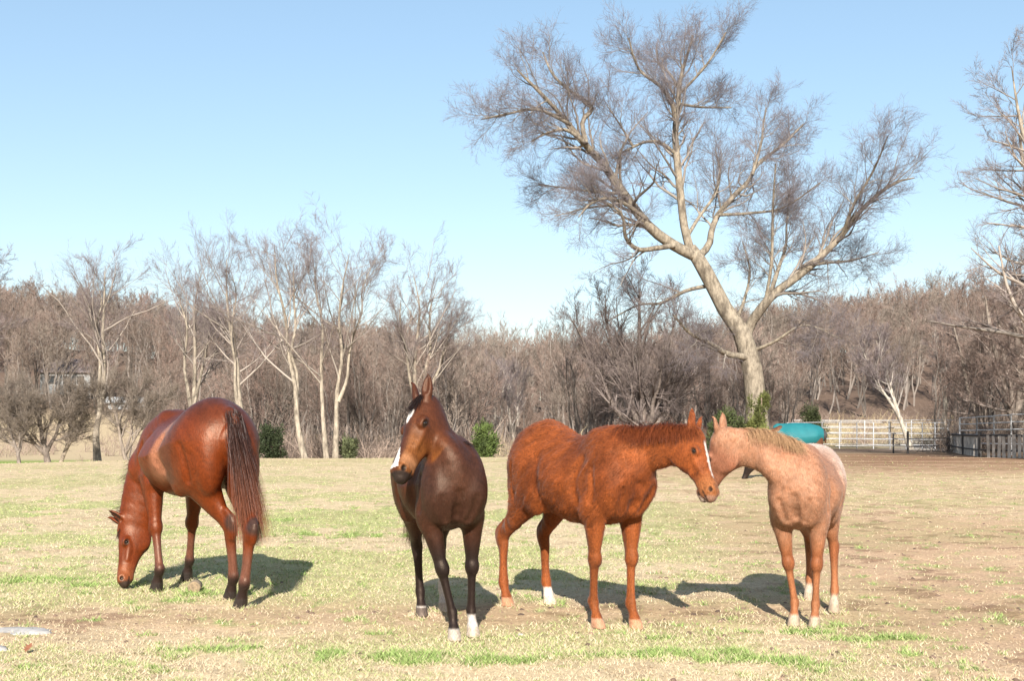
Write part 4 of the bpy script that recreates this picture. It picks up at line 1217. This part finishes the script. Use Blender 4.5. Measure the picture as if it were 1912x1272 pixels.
for i, (px, d, H_, lab) in enumerate(((932, 78, 6.8, 'left of two thin pale saplings between the bay and the chestnut'), (962, 80, 6.6, 'right of two thin pale saplings between the bay and the chestnut'))):
    simple_tree('sapling', lab, on_ground(px, d), H_, [(-0.7, 0.2), (0.6, 0)], 0.10, 210 + i, bark=(0.46, 0.41, 0.36), first=0.3, fork=0.2, dens=0.8, group='thin pale saplings', twigs=4)
simple_tree('small_tree', 'small forked tree in front of the green strip at the left edge', on_ground(238, 52, 0) * 1.0, 3.6, [(-0.9, 0), (0.5, 0.4), (1.5, 0)], 0.08, 220, bark=(0.24, 0.2, 0.17), first=0.25, fork=0.12, up=0.3, ratio=0.5, twig=(0.19, 0.155, 0.125))
simple_tree('small_tree', 'small dark tree at the far left edge over the green strip', on_ground(90, 50), 3.3, [(-0.8, 0.2), (1.0, 0.4), (-1.8, -0.5)], 0.11, 221, bark=(0.18, 0.15, 0.13), first=0.2, fork=0.15, up=0.3, ratio=0.5, twig=(0.19, 0.155, 0.125))
simple_tree('small_tree', 'thin V-shaped shrub tree in the left corner of the field edge', on_ground(36, 49), 2.6, [(-0.7, 0.2), (0.5, 0.3)], 0.06, 222, bark=(0.2, 0.17, 0.15), first=0.2, fork=0.15, up=0.3, ratio=0.5, twig=(0.19, 0.155, 0.125))
simple_tree('small_tree', 'low twiggy tree leaning right beside the gashed trunk', on_ground(110, 51), 3.0, [(1.4, 0.2), (0.5, 0.3)], 0.06, 223, bark=(0.3, 0.25, 0.2), first=0.2, fork=0.1, up=0.2, ratio=0.5, twig=(0.19, 0.155, 0.125))

# big trees standing just outside the picture whose branches reach in
simple_tree('edge_tree', 'large bare tree whose crown reaches in from the right edge', on_ground(2010, 42), 16.5, [(0.0, 0), (-2.6, 0.5), (-1.6, 1.6), (2.0, 0)], 0.30, 301,
            first=0.12, ang=0.95, up=0.30, ratio=0.36, fork=0.2, dens=1.8, rmin=0.0045, twig=(0.185, 0.15, 0.145))
simple_tree('edge_tree', 'bare tree at the left edge with branches reaching into the sky', on_ground(-70, 52), 10.5, [(0.0, 0), (0.9, 0.5), (-1.2, 0.6)], 0.25, 302,
            first=0.25, ang=0.85, up=0.25, ratio=0.36, fork=0.2, dens=1.2)
for i, (px, d, H_, r, lab) in enumerate(((1905, 60, 10.5, 0.24, 'dense brown tree behind the plank fence at the right edge'), (1838, 70, 9.5, 0.2, 'brown tree behind the white panels left of the edge'),
                                     (1975, 52, 9.0, 0.22, 'low branching tree at the far right behind the plank fence'))):
    simple_tree('brown_tree', lab, on_ground(px, d), H_, [(0, 0), (-2.0, 0.5), (1.6, -0.5), (-0.8, 1.4)], r, 320 + i, bark=(0.22, 0.185, 0.16), twig=(0.24, 0.175, 0.145), first=0.12, ang=0.8, fork=0.12, up=0.3, ratio=0.42, dens=1.1)

# ---- the wood on the hill: thousands of bare trees that read as one mass
def build_wood():
    rng = np.random.RandomState(900)
    temps = []
    for k in range(8):
        n = 8; t = np.linspace(0, 1, n)
        st = 1 + k % 3
        P0 = []; R0 = []
        for j in range(st):
            lx, ly = rng.normal(0, 0.10, 2) if j == 0 else rng.normal(0, 0.17, 2)
            P = np.stack([lx * t, ly * t, 0.93 * t], 1); P[1:, :2] += rng.normal(0, 0.010, (n - 1, 2))
            P0.append(P); R0.append(0.011 * (1 - t) ** 0.8 + 0.0015)
        P0 = np.stack(P0); R0 = np.stack(R0)
        P1, R1 = grow(rng, P0, R0, 14, 0.28, 0.98, 0.62, 0.40, 5, 0.55, 0.1, 0.5, 0.0016, 0.05)
        P2, R2 = grow(rng, P1, R1, 7, 0.15, 1.0, 0.6, 0.50, 4, 0.4, 0.12, 0.6, 0.0013, 0.03)
        P3, R3 = grow(rng, P2, R2, 9 if st < 3 else 6, 0.05, 1.0, 0.6, 0.55, 2, 0.2, 0.1, 0.7, 0.0012, 0.03)
        temps.append((P0, R0, P1, R1, P2, R2, P3, R3))
    acc = Acc()
    spots = []
    def put(u, y): spots.append((u * y, y))
    for _ in range(1500):                               # the hill
        y = 95 + 190 * rng.rand() ** 0.8; u = rng.uniform(-0.56, 0.56)
        if abs(u + 0.379) < 0.014 and y < 170 and rng.rand() < 0.5: continue
        if abs(u + 0.327) < 0.012 and y < 150: continue
        if y < 135 and u < -0.30: continue
        if y < 128 and 0.24 < u < 0.40: continue
        put(u, y)
    for _ in range(90):                                 # right behind the pasture edge, middle
        put(rng.uniform(-0.215, -0.02), rng.uniform(60, 95))
    for _ in range(60): put(rng.uniform(0.05, 0.24), rng.uniform(72, 100))
    for _ in range(50): put(rng.uniform(0.36, 0.56), rng.uniform(66, 100))
    for _ in range(22): put(rng.uniform(-0.33, -0.2), rng.uniform(72, 100))
    for (x, y) in spots:
        tp = temps[rng.randint(8)]
        H_ = rng.uniform(8.5, 12.5) if y > 110 else rng.uniform(5.0, 8.0)
        wsc = H_ * rng.uniform(0.9, 1.35)
        a = rng.uniform(0, 2 * math.pi); ca, sa = math.cos(a), math.sin(a)
        M_ = np.array([[ca * wsc, sa * wsc, 0], [-sa * wsc, ca * wsc, 0], [0, 0, H_]])
        o = np.array([x, y, float(height(x, y)) - 0.1])
        tone = rng.uniform(0.6, 1.3); hue = rng.rand()
        twig = (np.array([0.185, 0.128, 0.105]) * (1 - hue) + np.array([0.180, 0.150, 0.122]) * hue) * tone
        bark = np.array([0.30, 0.255, 0.22]) * rng.uniform(0.3, 1.0)
        wmin = 1.0 * y / 100 * 0.012
        P0, R0, P1, R1, P2, R2, P3, R3 = tp
        for P, Rr, cl, mode in ((P0, R0, bark, 't'), (P1, R1, bark * 0.6 + twig * 0.4, 'r'), (P2, R2, twig, 'r'), (P3, R3, twig * 1.1, 'r')):
            Q = P @ M_ + o
            R_ = np.maximum(Rr * H_ * 0.8, wmin * (1.4 if mode == 't' else 0.6))
            if mode == 't': V, F = tubes(Q, R_, 4)
            else: V, F = ribbons(Q, R_, rng)
            acc.add(V, F, cl)
    o = acc.build('wood', M_twig, None, False)
    tag(o, 'bare brown winter wood covering the hillside', 'wood', kind='stuff')
build_wood()

# ---- brush along the far edge of the field
def build_brush():
    rng = np.random.RandomState(71)
    acc = Acc()
    def clump(x, y, h, n, tone):
        o = np.array([x, y, float(height(x, y))])
        b = o + np.concatenate([rng.normal(0, 0.45 * h, (n, 2)), np.zeros((n, 1))], 1)
        b[:, 2] = height(b[:, 0], b[:, 1]) - 0.05
        d = unit_rows(rng.normal(0, 0.5, (n, 3)) * np.array([1, 1, 0.3]) + np.array([0, 0, 1]))
        ln = h * rng.uniform(0.5, 1.2, n)
        p = [b]; 
        for _ in range(3):
            d = unit_rows(d + rng.normal(0, 0.22, (n, 3))); p.append(p[-1] + d * (ln / 3)[:, None])
        P = np.stack(p, 1); Rr = np.tile(np.array([0.016, 0.012, 0.009, 0.005]), (n, 1))
        V, F = ribbons(P, Rr, rng)
        acc.add(V, F, np.repeat(tone * rng.uniform(0.6, 1.3, (n, 1)), 8, axis=0))
        P2, R2 = grow(rng, P, Rr, 5, 0.2, 1.0, 0.7, 0.5, 3, 0.1, 0.2, 0.7, 0.006, 0.2)
        V, F = ribbons(P2, R2, rng)
        acc.add(V, F, np.repeat(tone * rng.uniform(0.6, 1.3, (len(P2), 1)), 6, axis=0))
    brown = np.array([0.27, 0.205, 0.165]); straw = np.array([0.50, 0.40, 0.24]); ol = np.array([0.20, 0.20, 0.10])
    for _ in range(170):
        u = rng.uniform(-0.24, 0.0); y = rng.uniform(56, 75); clump(u * y, y, rng.uniform(0.8, 2.4), 26, brown * rng.uniform(0.7, 1.1))
    for _ in range(70):
        u = rng.uniform(-0.50, -0.24); y = rng.uniform(54, 66) if rng.rand() < 0.12 else rng.uniform(85, 120); clump(u * y, y, rng.uniform(0.5, 1.7), 22, brown)
    for _ in range(150):
        u = rng.uniform(-0.04, 0.24); y = rng.uniform(60, 90); clump(u * y, y, rng.uniform(0.6, 1.9), 26, straw if rng.rand() < 0.5 else (ol if rng.rand() < 0.3 else brown))
    for _ in range(110):
        u = rng.uniform(0.24, 0.52); y = rng.uniform(78, 125); clump(u * y, y, rng.uniform(0.5, 2.0), 26, straw * 0.8 if rng.rand() < 0.35 else brown)
    for _ in range(130):
        u = rng.uniform(0.37, 0.56); y = rng.uniform(58, 80); clump(u * y, y, rng.uniform(1.0, 3.0), 28, brown * 0.75)
    o = acc.build('brush', M_twig, None, False)
    tag(o, 'tangled brown brush and dry stalks along the far edge of the field', 'brush', kind='stuff')
build_brush()

# ---- evergreens: leafy clumps over a short stem
M_leaf = NT('cedar_leaf'); M_leaf.l(M_leaf.attr(), M_leaf.b.inputs['Base Color']); M_leaf.b.inputs['Roughness'].default_value = 0.7; M_leaf.b.inputs['Specular IOR Level'].default_value = 0.2
M_leaf = M_leaf.m
def evergreen(name, label, base, h, w_, n, tone, seed, conic=0.5, group=None):
    rng = np.random.RandomState(seed)
    root = empty(name, tuple(base)); tag(root, label, 'shrub', group)
    P = resample(np.array([[0, 0, -0.1, 0.05 * h], [0.02, 0, h * 0.5, 0.03 * h], [0.05, 0, h * 0.92, 0.01 * h]]), 8)
    V, F = tubes(P[None, :, :3], P[None, :, 3], 7)
    mesh_obj('trunk', V, F, M_bark, root, True, np.tile((0.25, 0.19, 0.15), (len(V), 1)))
    nc = 46
    zc = rng.uniform(0.08, 0.97, nc) ** 1.25 * h; ph = rng.uniform(0, 2 * math.pi, nc)
    rad = w_ * 0.5 * rng.uniform(0.1, 1.1, nc) * (1 - conic * (zc / h)) * np.clip(zc / (0.18 * h), 0.5, 1)
    cen = np.stack([rad * np.cos(ph), rad * np.sin(ph), zc], 1)
    cr = rng.uniform(0.10, 0.22, nc) * min(w_, h) * (1 - 0.4 * conic * zc / h)
    k = rng.randint(0, nc, n)
    off = unit_rows(rng.normal(0, 1, (n, 3))) * (cr[k] * rng.uniform(0.3, 1.25, n) ** 1.3)[:, None] * np.array([0.8, 0.8, 1.5])
    p = cen[k] + off
    p[:, 2] = np.maximum(p[:, 2], 0.02)
    d = unit_rows(off + np.array([0, 0, 0.12]) + rng.normal(0, 0.03, (n, 3)))
    s = 0.05 * rng.uniform(0.6, 1.4, n) * (1 + base[1] / 120)
    sd = unit_rows(np.cross(d, rng.normal(0, 1, (n, 3))))
    V = np.stack([p - sd * s[:, None] * 0.35, p + sd * s[:, None] * 0.35, p + d * s[:, None] * 1.6], 1).reshape(-1, 3)
    ct = np.asarray(tone) * rng.uniform(0.55, 1.5, (nc, 1))
    C = np.repeat(ct[k] * rng.uniform(0.7, 1.3, (n, 1)), 3, axis=0)
    mesh_obj('crown', V, np.arange(3 * n).reshape(-1, 3), M_leaf, root, False, C)
    return root
evergreen('cedar_shrub', 'round dark green shrub at the field edge right of the grazing horse', on_ground(507, 54), 1.45, 1.5, 5500, (0.034, 0.045, 0.020), 1, 0.45)
evergreen('cedar_shrub', 'bright green shrub peeping between the bay and the chestnut', on_ground(905, 50), 1.45, 1.2, 5500, (0.065, 0.090, 0.025), 2, 0.4)
evergreen('cedar_tree', 'tall yellow-green cedar at the foot of the oak', on_ground(1420, 57), 3.1, 1.5, 10000, (0.105, 0.115, 0.035), 3, 0.45)
evergreen('cedar_tree', 'low dark cedar spreading behind the heads of the two foals', on_ground(1362, 56), 2.1, 2.3, 9500, (0.055, 0.068, 0.025), 4, 0.4)
evergreen('cedar_shrub', 'olive cedar on the slope right of the oak', on_ground(1515, 84), 2.6, 2.2, 8000, (0.045, 0.055, 0.022), 5, 0.4)
evergreen('cedar_shrub', 'small pale green bush between the twin trunks and the bay', on_ground(652, 54), 0.9, 0.9, 3500, (0.085, 0.095, 0.045), 6, 0.2)
# ------------------------------------------------------------------ pens, fences, house, small things
def plain(name, c, rough=0.6, metal=0.0, var=0.3, scale=6.0):
    m = NT(name)
    n = m.noise(scale, 5, 0.65, m.scaled(1, 1, 1))
    cc = m.mix(m.ramp(n, [(0.35, 0.0), (0.7, 1.0)]), tuple(v * (1 - var) for v in c), tuple(min(1, v * (1 + var * 0.5)) for v in c))
    m.l(cc, m.b.inputs['Base Color'])
    m.b.inputs['Roughness'].default_value = rough
    m.b.inputs['Metallic'].default_value = metal
    m.bump(n, 0.3, 0.01)
    return m.m
M_white = plain('white_pipe', (0.58, 0.57, 0.56), 0.45)
M_grey = plain('grey_pipe', (0.42, 0.42, 0.43), 0.5)
M_dark = plain('dark_rail', (0.045, 0.04, 0.038), 0.7)
M_plank = plain('weathered_plank', (0.46, 0.42, 0.37), 0.85, var=0.5, scale=4)

def boxv(c, sx_, sy_, sz_, rz=0.0, tilt=0.0):
    v = np.array([[x, y, z] for x in (-.5, .5) for y in (-.5, .5) for z in (0, 1)]) * np.array([sx_, sy_, sz_])
    v[:, 0] += tilt * v[:, 2]
    ca, sa = math.cos(rz), math.sin(rz)
    v = np.stack([v[:, 0] * ca - v[:, 1] * sa, v[:, 0] * sa + v[:, 1] * ca, v[:, 2]], 1)
    F = np.array([[0, 1, 3, 2], [4, 6, 7, 5], [0, 4, 5, 1], [2, 3, 7, 6], [0, 2, 6, 4], [1, 5, 7, 3]])
    return v + np.asarray(c), F

def bar(a, b, r, sides=6):
    P = np.stack([np.asarray(a, float), np.asarray(b, float)])[None]
    return tubes(P, np.full((1, 2), r), sides)

W1 = np.array([1.0, 1, 1])
def pipe_panel(a, b, hgt, nr, mat, label, group, r=0.022, low=0.25, nmid=1):
    """one free-standing pen panel between ground points a and b"""
    a = np.array([a[0], a[1], float(height(a[0], a[1]))]); b = np.array([b[0], b[1], float(height(b[0], b[1]))])
    root = empty('pen_panel', tuple(a)); tag(root, label, 'fence panel', group)
    d = b - a
    up = np.array([0, 0, 1.0])
    for k in range(2 + nmid):
        p = d * (k / (1 + nmid))
        V, F = bar(p, p + up * hgt, r * 1.5)
        mesh_obj('post', V, F, mat, root, True)
    for k in range(nr):
        z = low + (hgt - low - 0.02) * k / (nr - 1)
        V, F = bar(up * z, d + up * z, r)
        mesh_obj('rail', V, F, mat, root, True)

pts = [(1470, 70), (1535, 69), (1600, 68), (1662, 67.5), (1722, 67), (1770, 66)]
names = ['behind the blanketed horse, leftmost of the grey row', 'second from the left of the grey row by the blanket', 'in the middle of the grey row left of the white tree', 'just left of the leaning white tree', 'right of the leaning white tree']
for i in range(5):
    a = on_ground(*pts[i]); b = on_ground(*pts[i + 1])
    pipe_panel(a, b, 1.55, 5, M_grey, 'grey pipe pen panel ' + names[i], 'grey pipe pen panels')
pts = [(1792, 57), (1824, 55.5), (1856, 54), (1888, 52.5), (1935, 51)]
names = ['farthest left of the white ones above the plank fence', 'second from the left above the plank fence', 'third from the left above the plank fence', 'at the picture\'s right edge above the plank fence']
for i in range(4):
    pipe_panel(on_ground(*pts[i]), on_ground(*pts[i + 1]), 1.74 + 0.03 * i, 5, M_white, 'white pipe pen panel ' + names[i], 'white pipe pen panels', r=0.028, low=0.5, nmid=0)
# second, farther line of white rails
pts = [(1480, 88), (1570, 87), (1660, 85), (1745, 82), (1800, 78)]
names = ['on the far side of the pens behind the blanketed horse', 'on the far side of the pens left of the white tree', 'on the far side of the pens at the white tree', 'on the far side of the pens behind the straight pale tree']
for i in range(4):
    pipe_panel(on_ground(*pts[i]), on_ground(*pts[i + 1]), 1.75, 4, M_white, 'far white panel ' + names[i], 'far white pen panels', r=0.03, low=0.4)

def dark_fence():
    root = empty('pipe_fence', tuple(on_ground(1668, 56))); tag(root, 'dark low pipe fence with two posts in front of the grey panels', 'fence')
    o = on_ground(1668, 56)
    P = [on_ground(px, d) - o for px, d in ((1560, 59), (1668, 58), (1695, 56), (1772, 60))]
    for i, p in enumerate(P):
        if i in (0,): continue
        V, F = bar(p, p + np.array([0, 0, 0.95 if i == 1 else 1.08]), 0.055 if i == 2 else 0.04)
        mesh_obj('post', V, F, M_dark, root)
    for z in (0.72, 0.35):
        for a, b in ((0, 1), (1, 2), (2, 3)):
            V, F = bar(P[a] + np.array([0, 0, z]), P[b] + np.array([0, 0, z]), 0.028 if b == 3 else 0.016)
            mesh_obj('rail', V, F, M_dark if b == 3 else M_grey, root)
dark_fence()

def plank_fence():
    o = on_ground(1830, 48.5)
    root = empty('plank_fence', tuple(o)); tag(root, 'low fence of weathered upright planks under a dark top rail', 'fence')
    line = [on_ground(1772, 62), on_ground(1800, 54), on_ground(1832, 48.6), on_ground(1990, 46.0)]
    rng = np.random.RandomState(4)
    acc = Acc()
    for a, b in zip(line[:-1], line[1:]):
        d = b - a; n = int(np.linalg.norm(d) / 0.21); rz = math.atan2(d[1], d[0])
        for k in range(n):
            if rng.rand() < 0.10: continue
            p = a + d * (k + 0.5) / n - o
            h = rng.uniform(0.90, 1.0)
            V, F = boxv(p - np.array([0, 0, 0.03]), rng.uniform(0.11, 0.16), 0.025, h, rz, rng.normal(0, 0.02))
            acc.add(V, F, W1)
    acc.build('planks', M_plank, root, False)
    for a, b in zip(line[:-1], line[1:]):
        for z, t in ((0.90, 0.05), (0.30, 0.035)):
            off = np.array([0, 0.055, 0])
            V, F = bar(a - o + off + np.array([0, 0, z]), b - o + off + np.array([0, 0, z]), t, 8)
            mesh_obj('rail', V, F, M_dark, root)
    for q in line:
        V, F = bar(q - o + np.array([0, 0.14, -0.1]), q - o + np.array([0, 0.14, 1.05]), 0.07, 8)
        mesh_obj('post', V, F, M_dark, root)
plank_fence()

# ---- far house and shed among the trees
M_siding = plain('house_siding', (0.25, 0.255, 0.25), 0.8, scale=1.5)
M_roof = plain('house_roof', (0.16, 0.13, 0.125), 0.9, scale=2)
M_pane = plain('window_glass', (0.03, 0.035, 0.04), 0.15)
M_trim = plain('white_trim', (0.42, 0.42, 0.41), 0.7)
def gable(name, label, cat, px, py, w_, dep, wall_h, roof_h, mat, wins, d0=60, rz=0.15):
    o = ground_hit(px, py, d0)
    root = empty(name, tuple(o), rz); tag(root, label, cat)
    V, F = boxv((0, dep / 2, -0.5), w_, dep, wall_h + 0.5)
    a = Acc(); a.add(V, F, W1)
    g = np.array([[-w_ / 2, 0.001, wall_h], [-w_ / 2, dep - 0.001, wall_h], [-w_ / 2, dep / 2, wall_h + roof_h], [w_ / 2, 0.001, wall_h], [w_ / 2, dep - 0.001, wall_h], [w_ / 2, dep / 2, wall_h + roof_h]])
    a.add(g, np.array([[0, 1, 2], [3, 5, 4]]), W1)
    a.build('wall', mat, root, False)
    e = 0.4; t = 0.14
    r = np.array([[-w_ / 2 - e, -e, wall_h - e * roof_h / (dep / 2)], [w_ / 2 + e, -e, wall_h - e * roof_h / (dep / 2)], [w_ / 2 + e, dep / 2, wall_h + roof_h], [-w_ / 2 - e, dep / 2, wall_h + roof_h],
                  [-w_ / 2 - e, dep + e, wall_h - e * roof_h / (dep / 2)], [w_ / 2 + e, dep + e, wall_h - e * roof_h / (dep / 2)]])
    r[:, 2] += 0.03
    r2 = r + np.array([0, 0, t]); R_ = np.vstack([r, r2])
    Fq = np.array([[0, 3, 2, 1], [3, 4, 5, 2], [6, 7, 8, 9], [9, 8, 11, 10], [0, 1, 7, 6], [4, 10, 11, 5], [0, 6, 9, 3], [3, 9, 10, 4], [1, 2, 8, 7], [2, 5, 11, 8]])
    mesh_obj('roof', R_, Fq, M_roof if mat is M_siding else M_trim, root, False)
    for (wx, wz, ww, wh) in wins:
        V, F = boxv((wx, -0.03, wz), ww + 0.24, 0.06, wh + 0.24); fr = mesh_obj('window', V, F, M_trim, root, False)
        V, F = boxv((wx, -0.075, wz + 0.12), ww, 0.03, wh); mesh_obj('pane', V, F, M_pane, fr, False)
gable('house', 'small grey house half hidden in the wood on the left hillside', 'house', 122, 737, 6.2, 5.5, 3.0, 1.6, M_siding, [(-1.6, 1.2, 0.9, 1.1), (0.2, 1.2, 0.9, 1.1), (1.9, 1.2, 0.9, 1.1)])
gable('shed', 'long low white shed below the grey house on the hillside', 'shed', 238, 765, 4.6, 3.0, 0.9, 0.5, M_trim, [])

# ---- blanketed horse grazing behind the roan
def paint_far(I):
    V, W = I['V'], I['W']
    C = np.tile(np.array([0.10, 0.045, 0.025]), (len(V), 1))
    return mixc(C, 1 - smooth01(V[:, 2] / W, 0.2, 0.4), (0.02, 0.015, 0.014))
def blanket_horse():
    dd = 29.0
    c = np.array([(1492 - 956) / FPX * dd, dd + 0.1])
    fwd = np.array([-0.93, 0.15]); f = fwd / np.linalg.norm(fwd); s_ = np.array([-f[1], f[0]])
    W = 1.37
    hv = [c + f * 0.52 + s_ * 0.14, c + f * 0.46 - s_ * 0.14, c - f * 0.62 + s_ * 0.15, c - f * 0.56 - s_ * 0.15]
    hv = [(h[0], h[1], 0.0) for h in hv]
    f3 = np.array([f[0], f[1], 0])
    c3 = np.array([c[0], c[1], 0])
    poll = c3 + f3 * 1.22 + np.array([0, -0.1, 0.52]); muz = c3 + f3 * 1.42 + np.array([0, -0.1, 0.05])
    I = build_horse('horse', 'dark horse in a teal blanket grazing behind the roan foal', 'horses standing in the pasture', c, f, W, hv, poll, muz, f3 + np.array([0, 0, 0.2]), 0.56,
                    paint_far, M_bay, vox=0.018, neck_mid=c3 + f3 * 0.92 + np.array([0, 0, 0.86]), fur=(0, 0, 0), seed=2, graze=True)
    # the blanket: a shell round the trunk
    B = Field((-0.85, -0.48, 0.60), (0.62, 0.48, 1.66), 0.014)
    tr = np.array(TRUNK) * np.array([W, W, W, W, 1]); tr[:, 4] = np.array(TRUNK)[:, 4]
    tr = tr[tr[:, 0] < 0.46 * W]
    tr[:, 1] = np.maximum(tr[:, 1] + 0.05, W * (1.035 - 0.38 * (tr[:, 0] / W + 0.05) ** 2) * (tr[:, 0] > -0.48 * W)); tr[:, 3] += 0.065; tr[:, 2] -= 0.03
    tr[0, 0] -= 0.05
    B.loft(tr, 0.02)
    outer = B.F.copy()
    zs = B.lo[2] + B.vox * np.arange(B.n[2]); xs = B.lo[0] + B.vox * np.arange(B.n[0])
    cut = (0.80 - zs)[None, None, :]
    B.F = np.maximum(np.maximum(outer, -(outer + 0.042)), np.broadcast_to(cut, outer.shape)).astype(np.float32)
    B.F = np.maximum(B.F, (xs - 0.50)[:, None, None])
    V, Q = B.mesh()
    m = NT('blanket_cloth')
    n = m.noise(7, 5, 0.6, m.scaled(1, 1, 1)); 
    m.l(m.mix(n, (0.0, 0.085, 0.10), (0.005, 0.14, 0.155)), m.b.inputs['Base Color']); m.b.inputs['Roughness'].default_value = 0.75
    m.bump(n, 0.35, 0.02)
    cx = V[Q].mean(1)
    edge = (cx[:, 0] < -0.515 * W) | (cx[:, 2] < 0.83)
    bl = mesh_obj('blanket', V, Q[~edge], m.m, None, True)
    mesh_obj('binding', V, Q[edge], M_dark, bl, True)
    bl.location = I['root'].location; bl.rotation_euler = I['root'].rotation_euler
    tag(bl, 'teal horse blanket with a dark rear edge worn by the horse behind the roan', 'horse blanket')
blanket_horse()

# ---- small things lying in the grass
def lump(name, label, cat, pos, r, mat, seed, nu=20, nv=12, rough=0.15, flat=1.0, cutter=None):
    rng = np.random.RandomState(seed)
    th = np.linspace(0.02, math.pi - 0.02, nv); ph = np.linspace(0, 2 * math.pi, nu, endpoint=False)
    T, Pp = np.meshgrid(th, ph, indexing='ij')
    D = np.stack([np.sin(T) * np.cos(Pp), np.sin(T) * np.sin(Pp), np.cos(T)], -1).reshape(-1, 3)
    n = 1 + rough * (vnoise(D + 3, 1.6, seed) - 0.5) * 2 + 0.3 * rough * (vnoise(D + 3, 5, seed) - 0.5) * 2
    V = D * n[:, None] * np.asarray(r)
    i = np.arange(nv - 1)[:, None] * nu + np.arange(nu)[None]
    j = np.arange(nv - 1)[:, None] * nu + (np.arange(nu)[None] + 1) % nu
    F = np.stack([i, i + nu, j + nu, j], -1).reshape(-1, 4)
    caps = [np.arange(nu)[::-1].reshape(1, -1), (np.arange(nu) + (nv - 1) * nu).reshape(1, -1)]
    o = mesh_obj(name, V, [F] , mat, None, True)
    o.location = (pos[0], pos[1], float(gz(np.array([pos[0]]), np.array([pos[1]]))[0]) + pos[2])
    tag(o, label, cat)
    return o

def stump():
    x, y = G(364, 1108)
    root = empty('log_piece', (x, y, 0.0), 0.15); tag(root, 'short cut log standing in the grass under the grazing horse', 'log')
    n = 20; rng = np.random.RandomState(3)
    wob = 1 + rng.normal(0, 0.03, n)
    th = np.linspace(0, 2 * math.pi, n, endpoint=False)
    rows = []
    for yy, rr in ((-0.055, 0.046), (-0.05, 0.050), (0.03, 0.052), (0.10, 0.048)):
        rows.append(np.stack([np.cos(th) * rr * wob, np.full(n, yy), 0.048 + np.sin(th) * rr * 1.05 * wob], 1))
    V = np.vstack(rows)
    i = np.arange(3)[:, None] * n + np.arange(n)[None]; j = np.arange(3)[:, None] * n + (np.arange(n)[None] + 1) % n
    mesh_obj('bark', V, [np.stack([i, j, j + n, i + n], -1).reshape(-1, 4), np.arange(3 * n, 4 * n).reshape(1, -1)], plain('log_bark', (0.24, 0.18, 0.12), 0.9, var=0.5, scale=30), root)
    face = np.vstack([rows[0] + np.array([0, -0.001, 0])])
    mesh_obj('cut_face', face, np.arange(n)[::-1].reshape(1, -1), plain('cut_wood', (0.26, 0.185, 0.11), 0.85, var=0.5, scale=45), root, False)
stump()

M_stone = plain('pale_stone', (0.34, 0.32, 0.30), 0.9, var=0.35, scale=14)
x, y = G(42, 1180); lump('flat_stone', 'long flat white stone bedded in the grass at the left edge', 'stone', (x, y, -0.014), (0.24, 0.15, 0.030), M_stone, 3, rough=0.45)
x, y = G(-6, 1216); lump('flat_stone', 'small white stone poking in at the lower left edge', 'stone', (x, y, 0.0), (0.08, 0.05, 0.025), M_stone, 6, rough=0.3)
x, y = G(972, 1186); lump('flat_stone', 'tan pebble on the bare soil right of the bay\'s front hooves', 'stone', (x, y, 0.0), (0.018, 0.014, 0.010), M_stone, 8, rough=0.3)

def oak_leaf():
    x, y = G(53, 1222)
    out_ = np.array([(0, -1), (0.12, -0.7), (0.45, -0.62), (0.25, -0.35), (0.62, -0.1), (0.28, 0.02), (0.55, 0.45), (0.2, 0.4), (0.12, 0.85), (0, 1.0)])
    out_ = np.vstack([out_, (out_[1:-1] * np.array([-1, 1]))[::-1]])
    n = len(out_)
    V = np.zeros((n + 1, 3)); V[:n, 0] = out_[:, 0] * 0.045; V[:n, 1] = out_[:, 1] * 0.02; V[:n, 1] = out_[:, 1] * 0.050; V[:n, 2] = 0.020 + out_[:, 1] * 0.018 + np.abs(out_[:, 0]) * 0.016
    V[n] = (0, 0.0, 0.018)
    F = np.array([[n, i, (i + 1) % n] for i in range(n)])
    V2 = V + np.array([0, 0.0025, 0]); F2 = F[:, ::-1] + n + 1
    side = np.array([[i, i + n + 1, (i + 1) % n + n + 1, (i + 1) % n] for i in range(n)])
    o = mesh_obj('dry_leaf', np.vstack([V, V2]), [np.vstack([F, F2]), side], plain('dry_leaf', (0.27, 0.105, 0.05), 0.7, scale=40), None, False)
    o.location = (x, y, float(gz(np.array([x]), np.array([y]))[0]) + 0.012)
    tag(o, 'curled rust-brown oak leaf lying in the lower left grass', 'leaf')
oak_leaf()
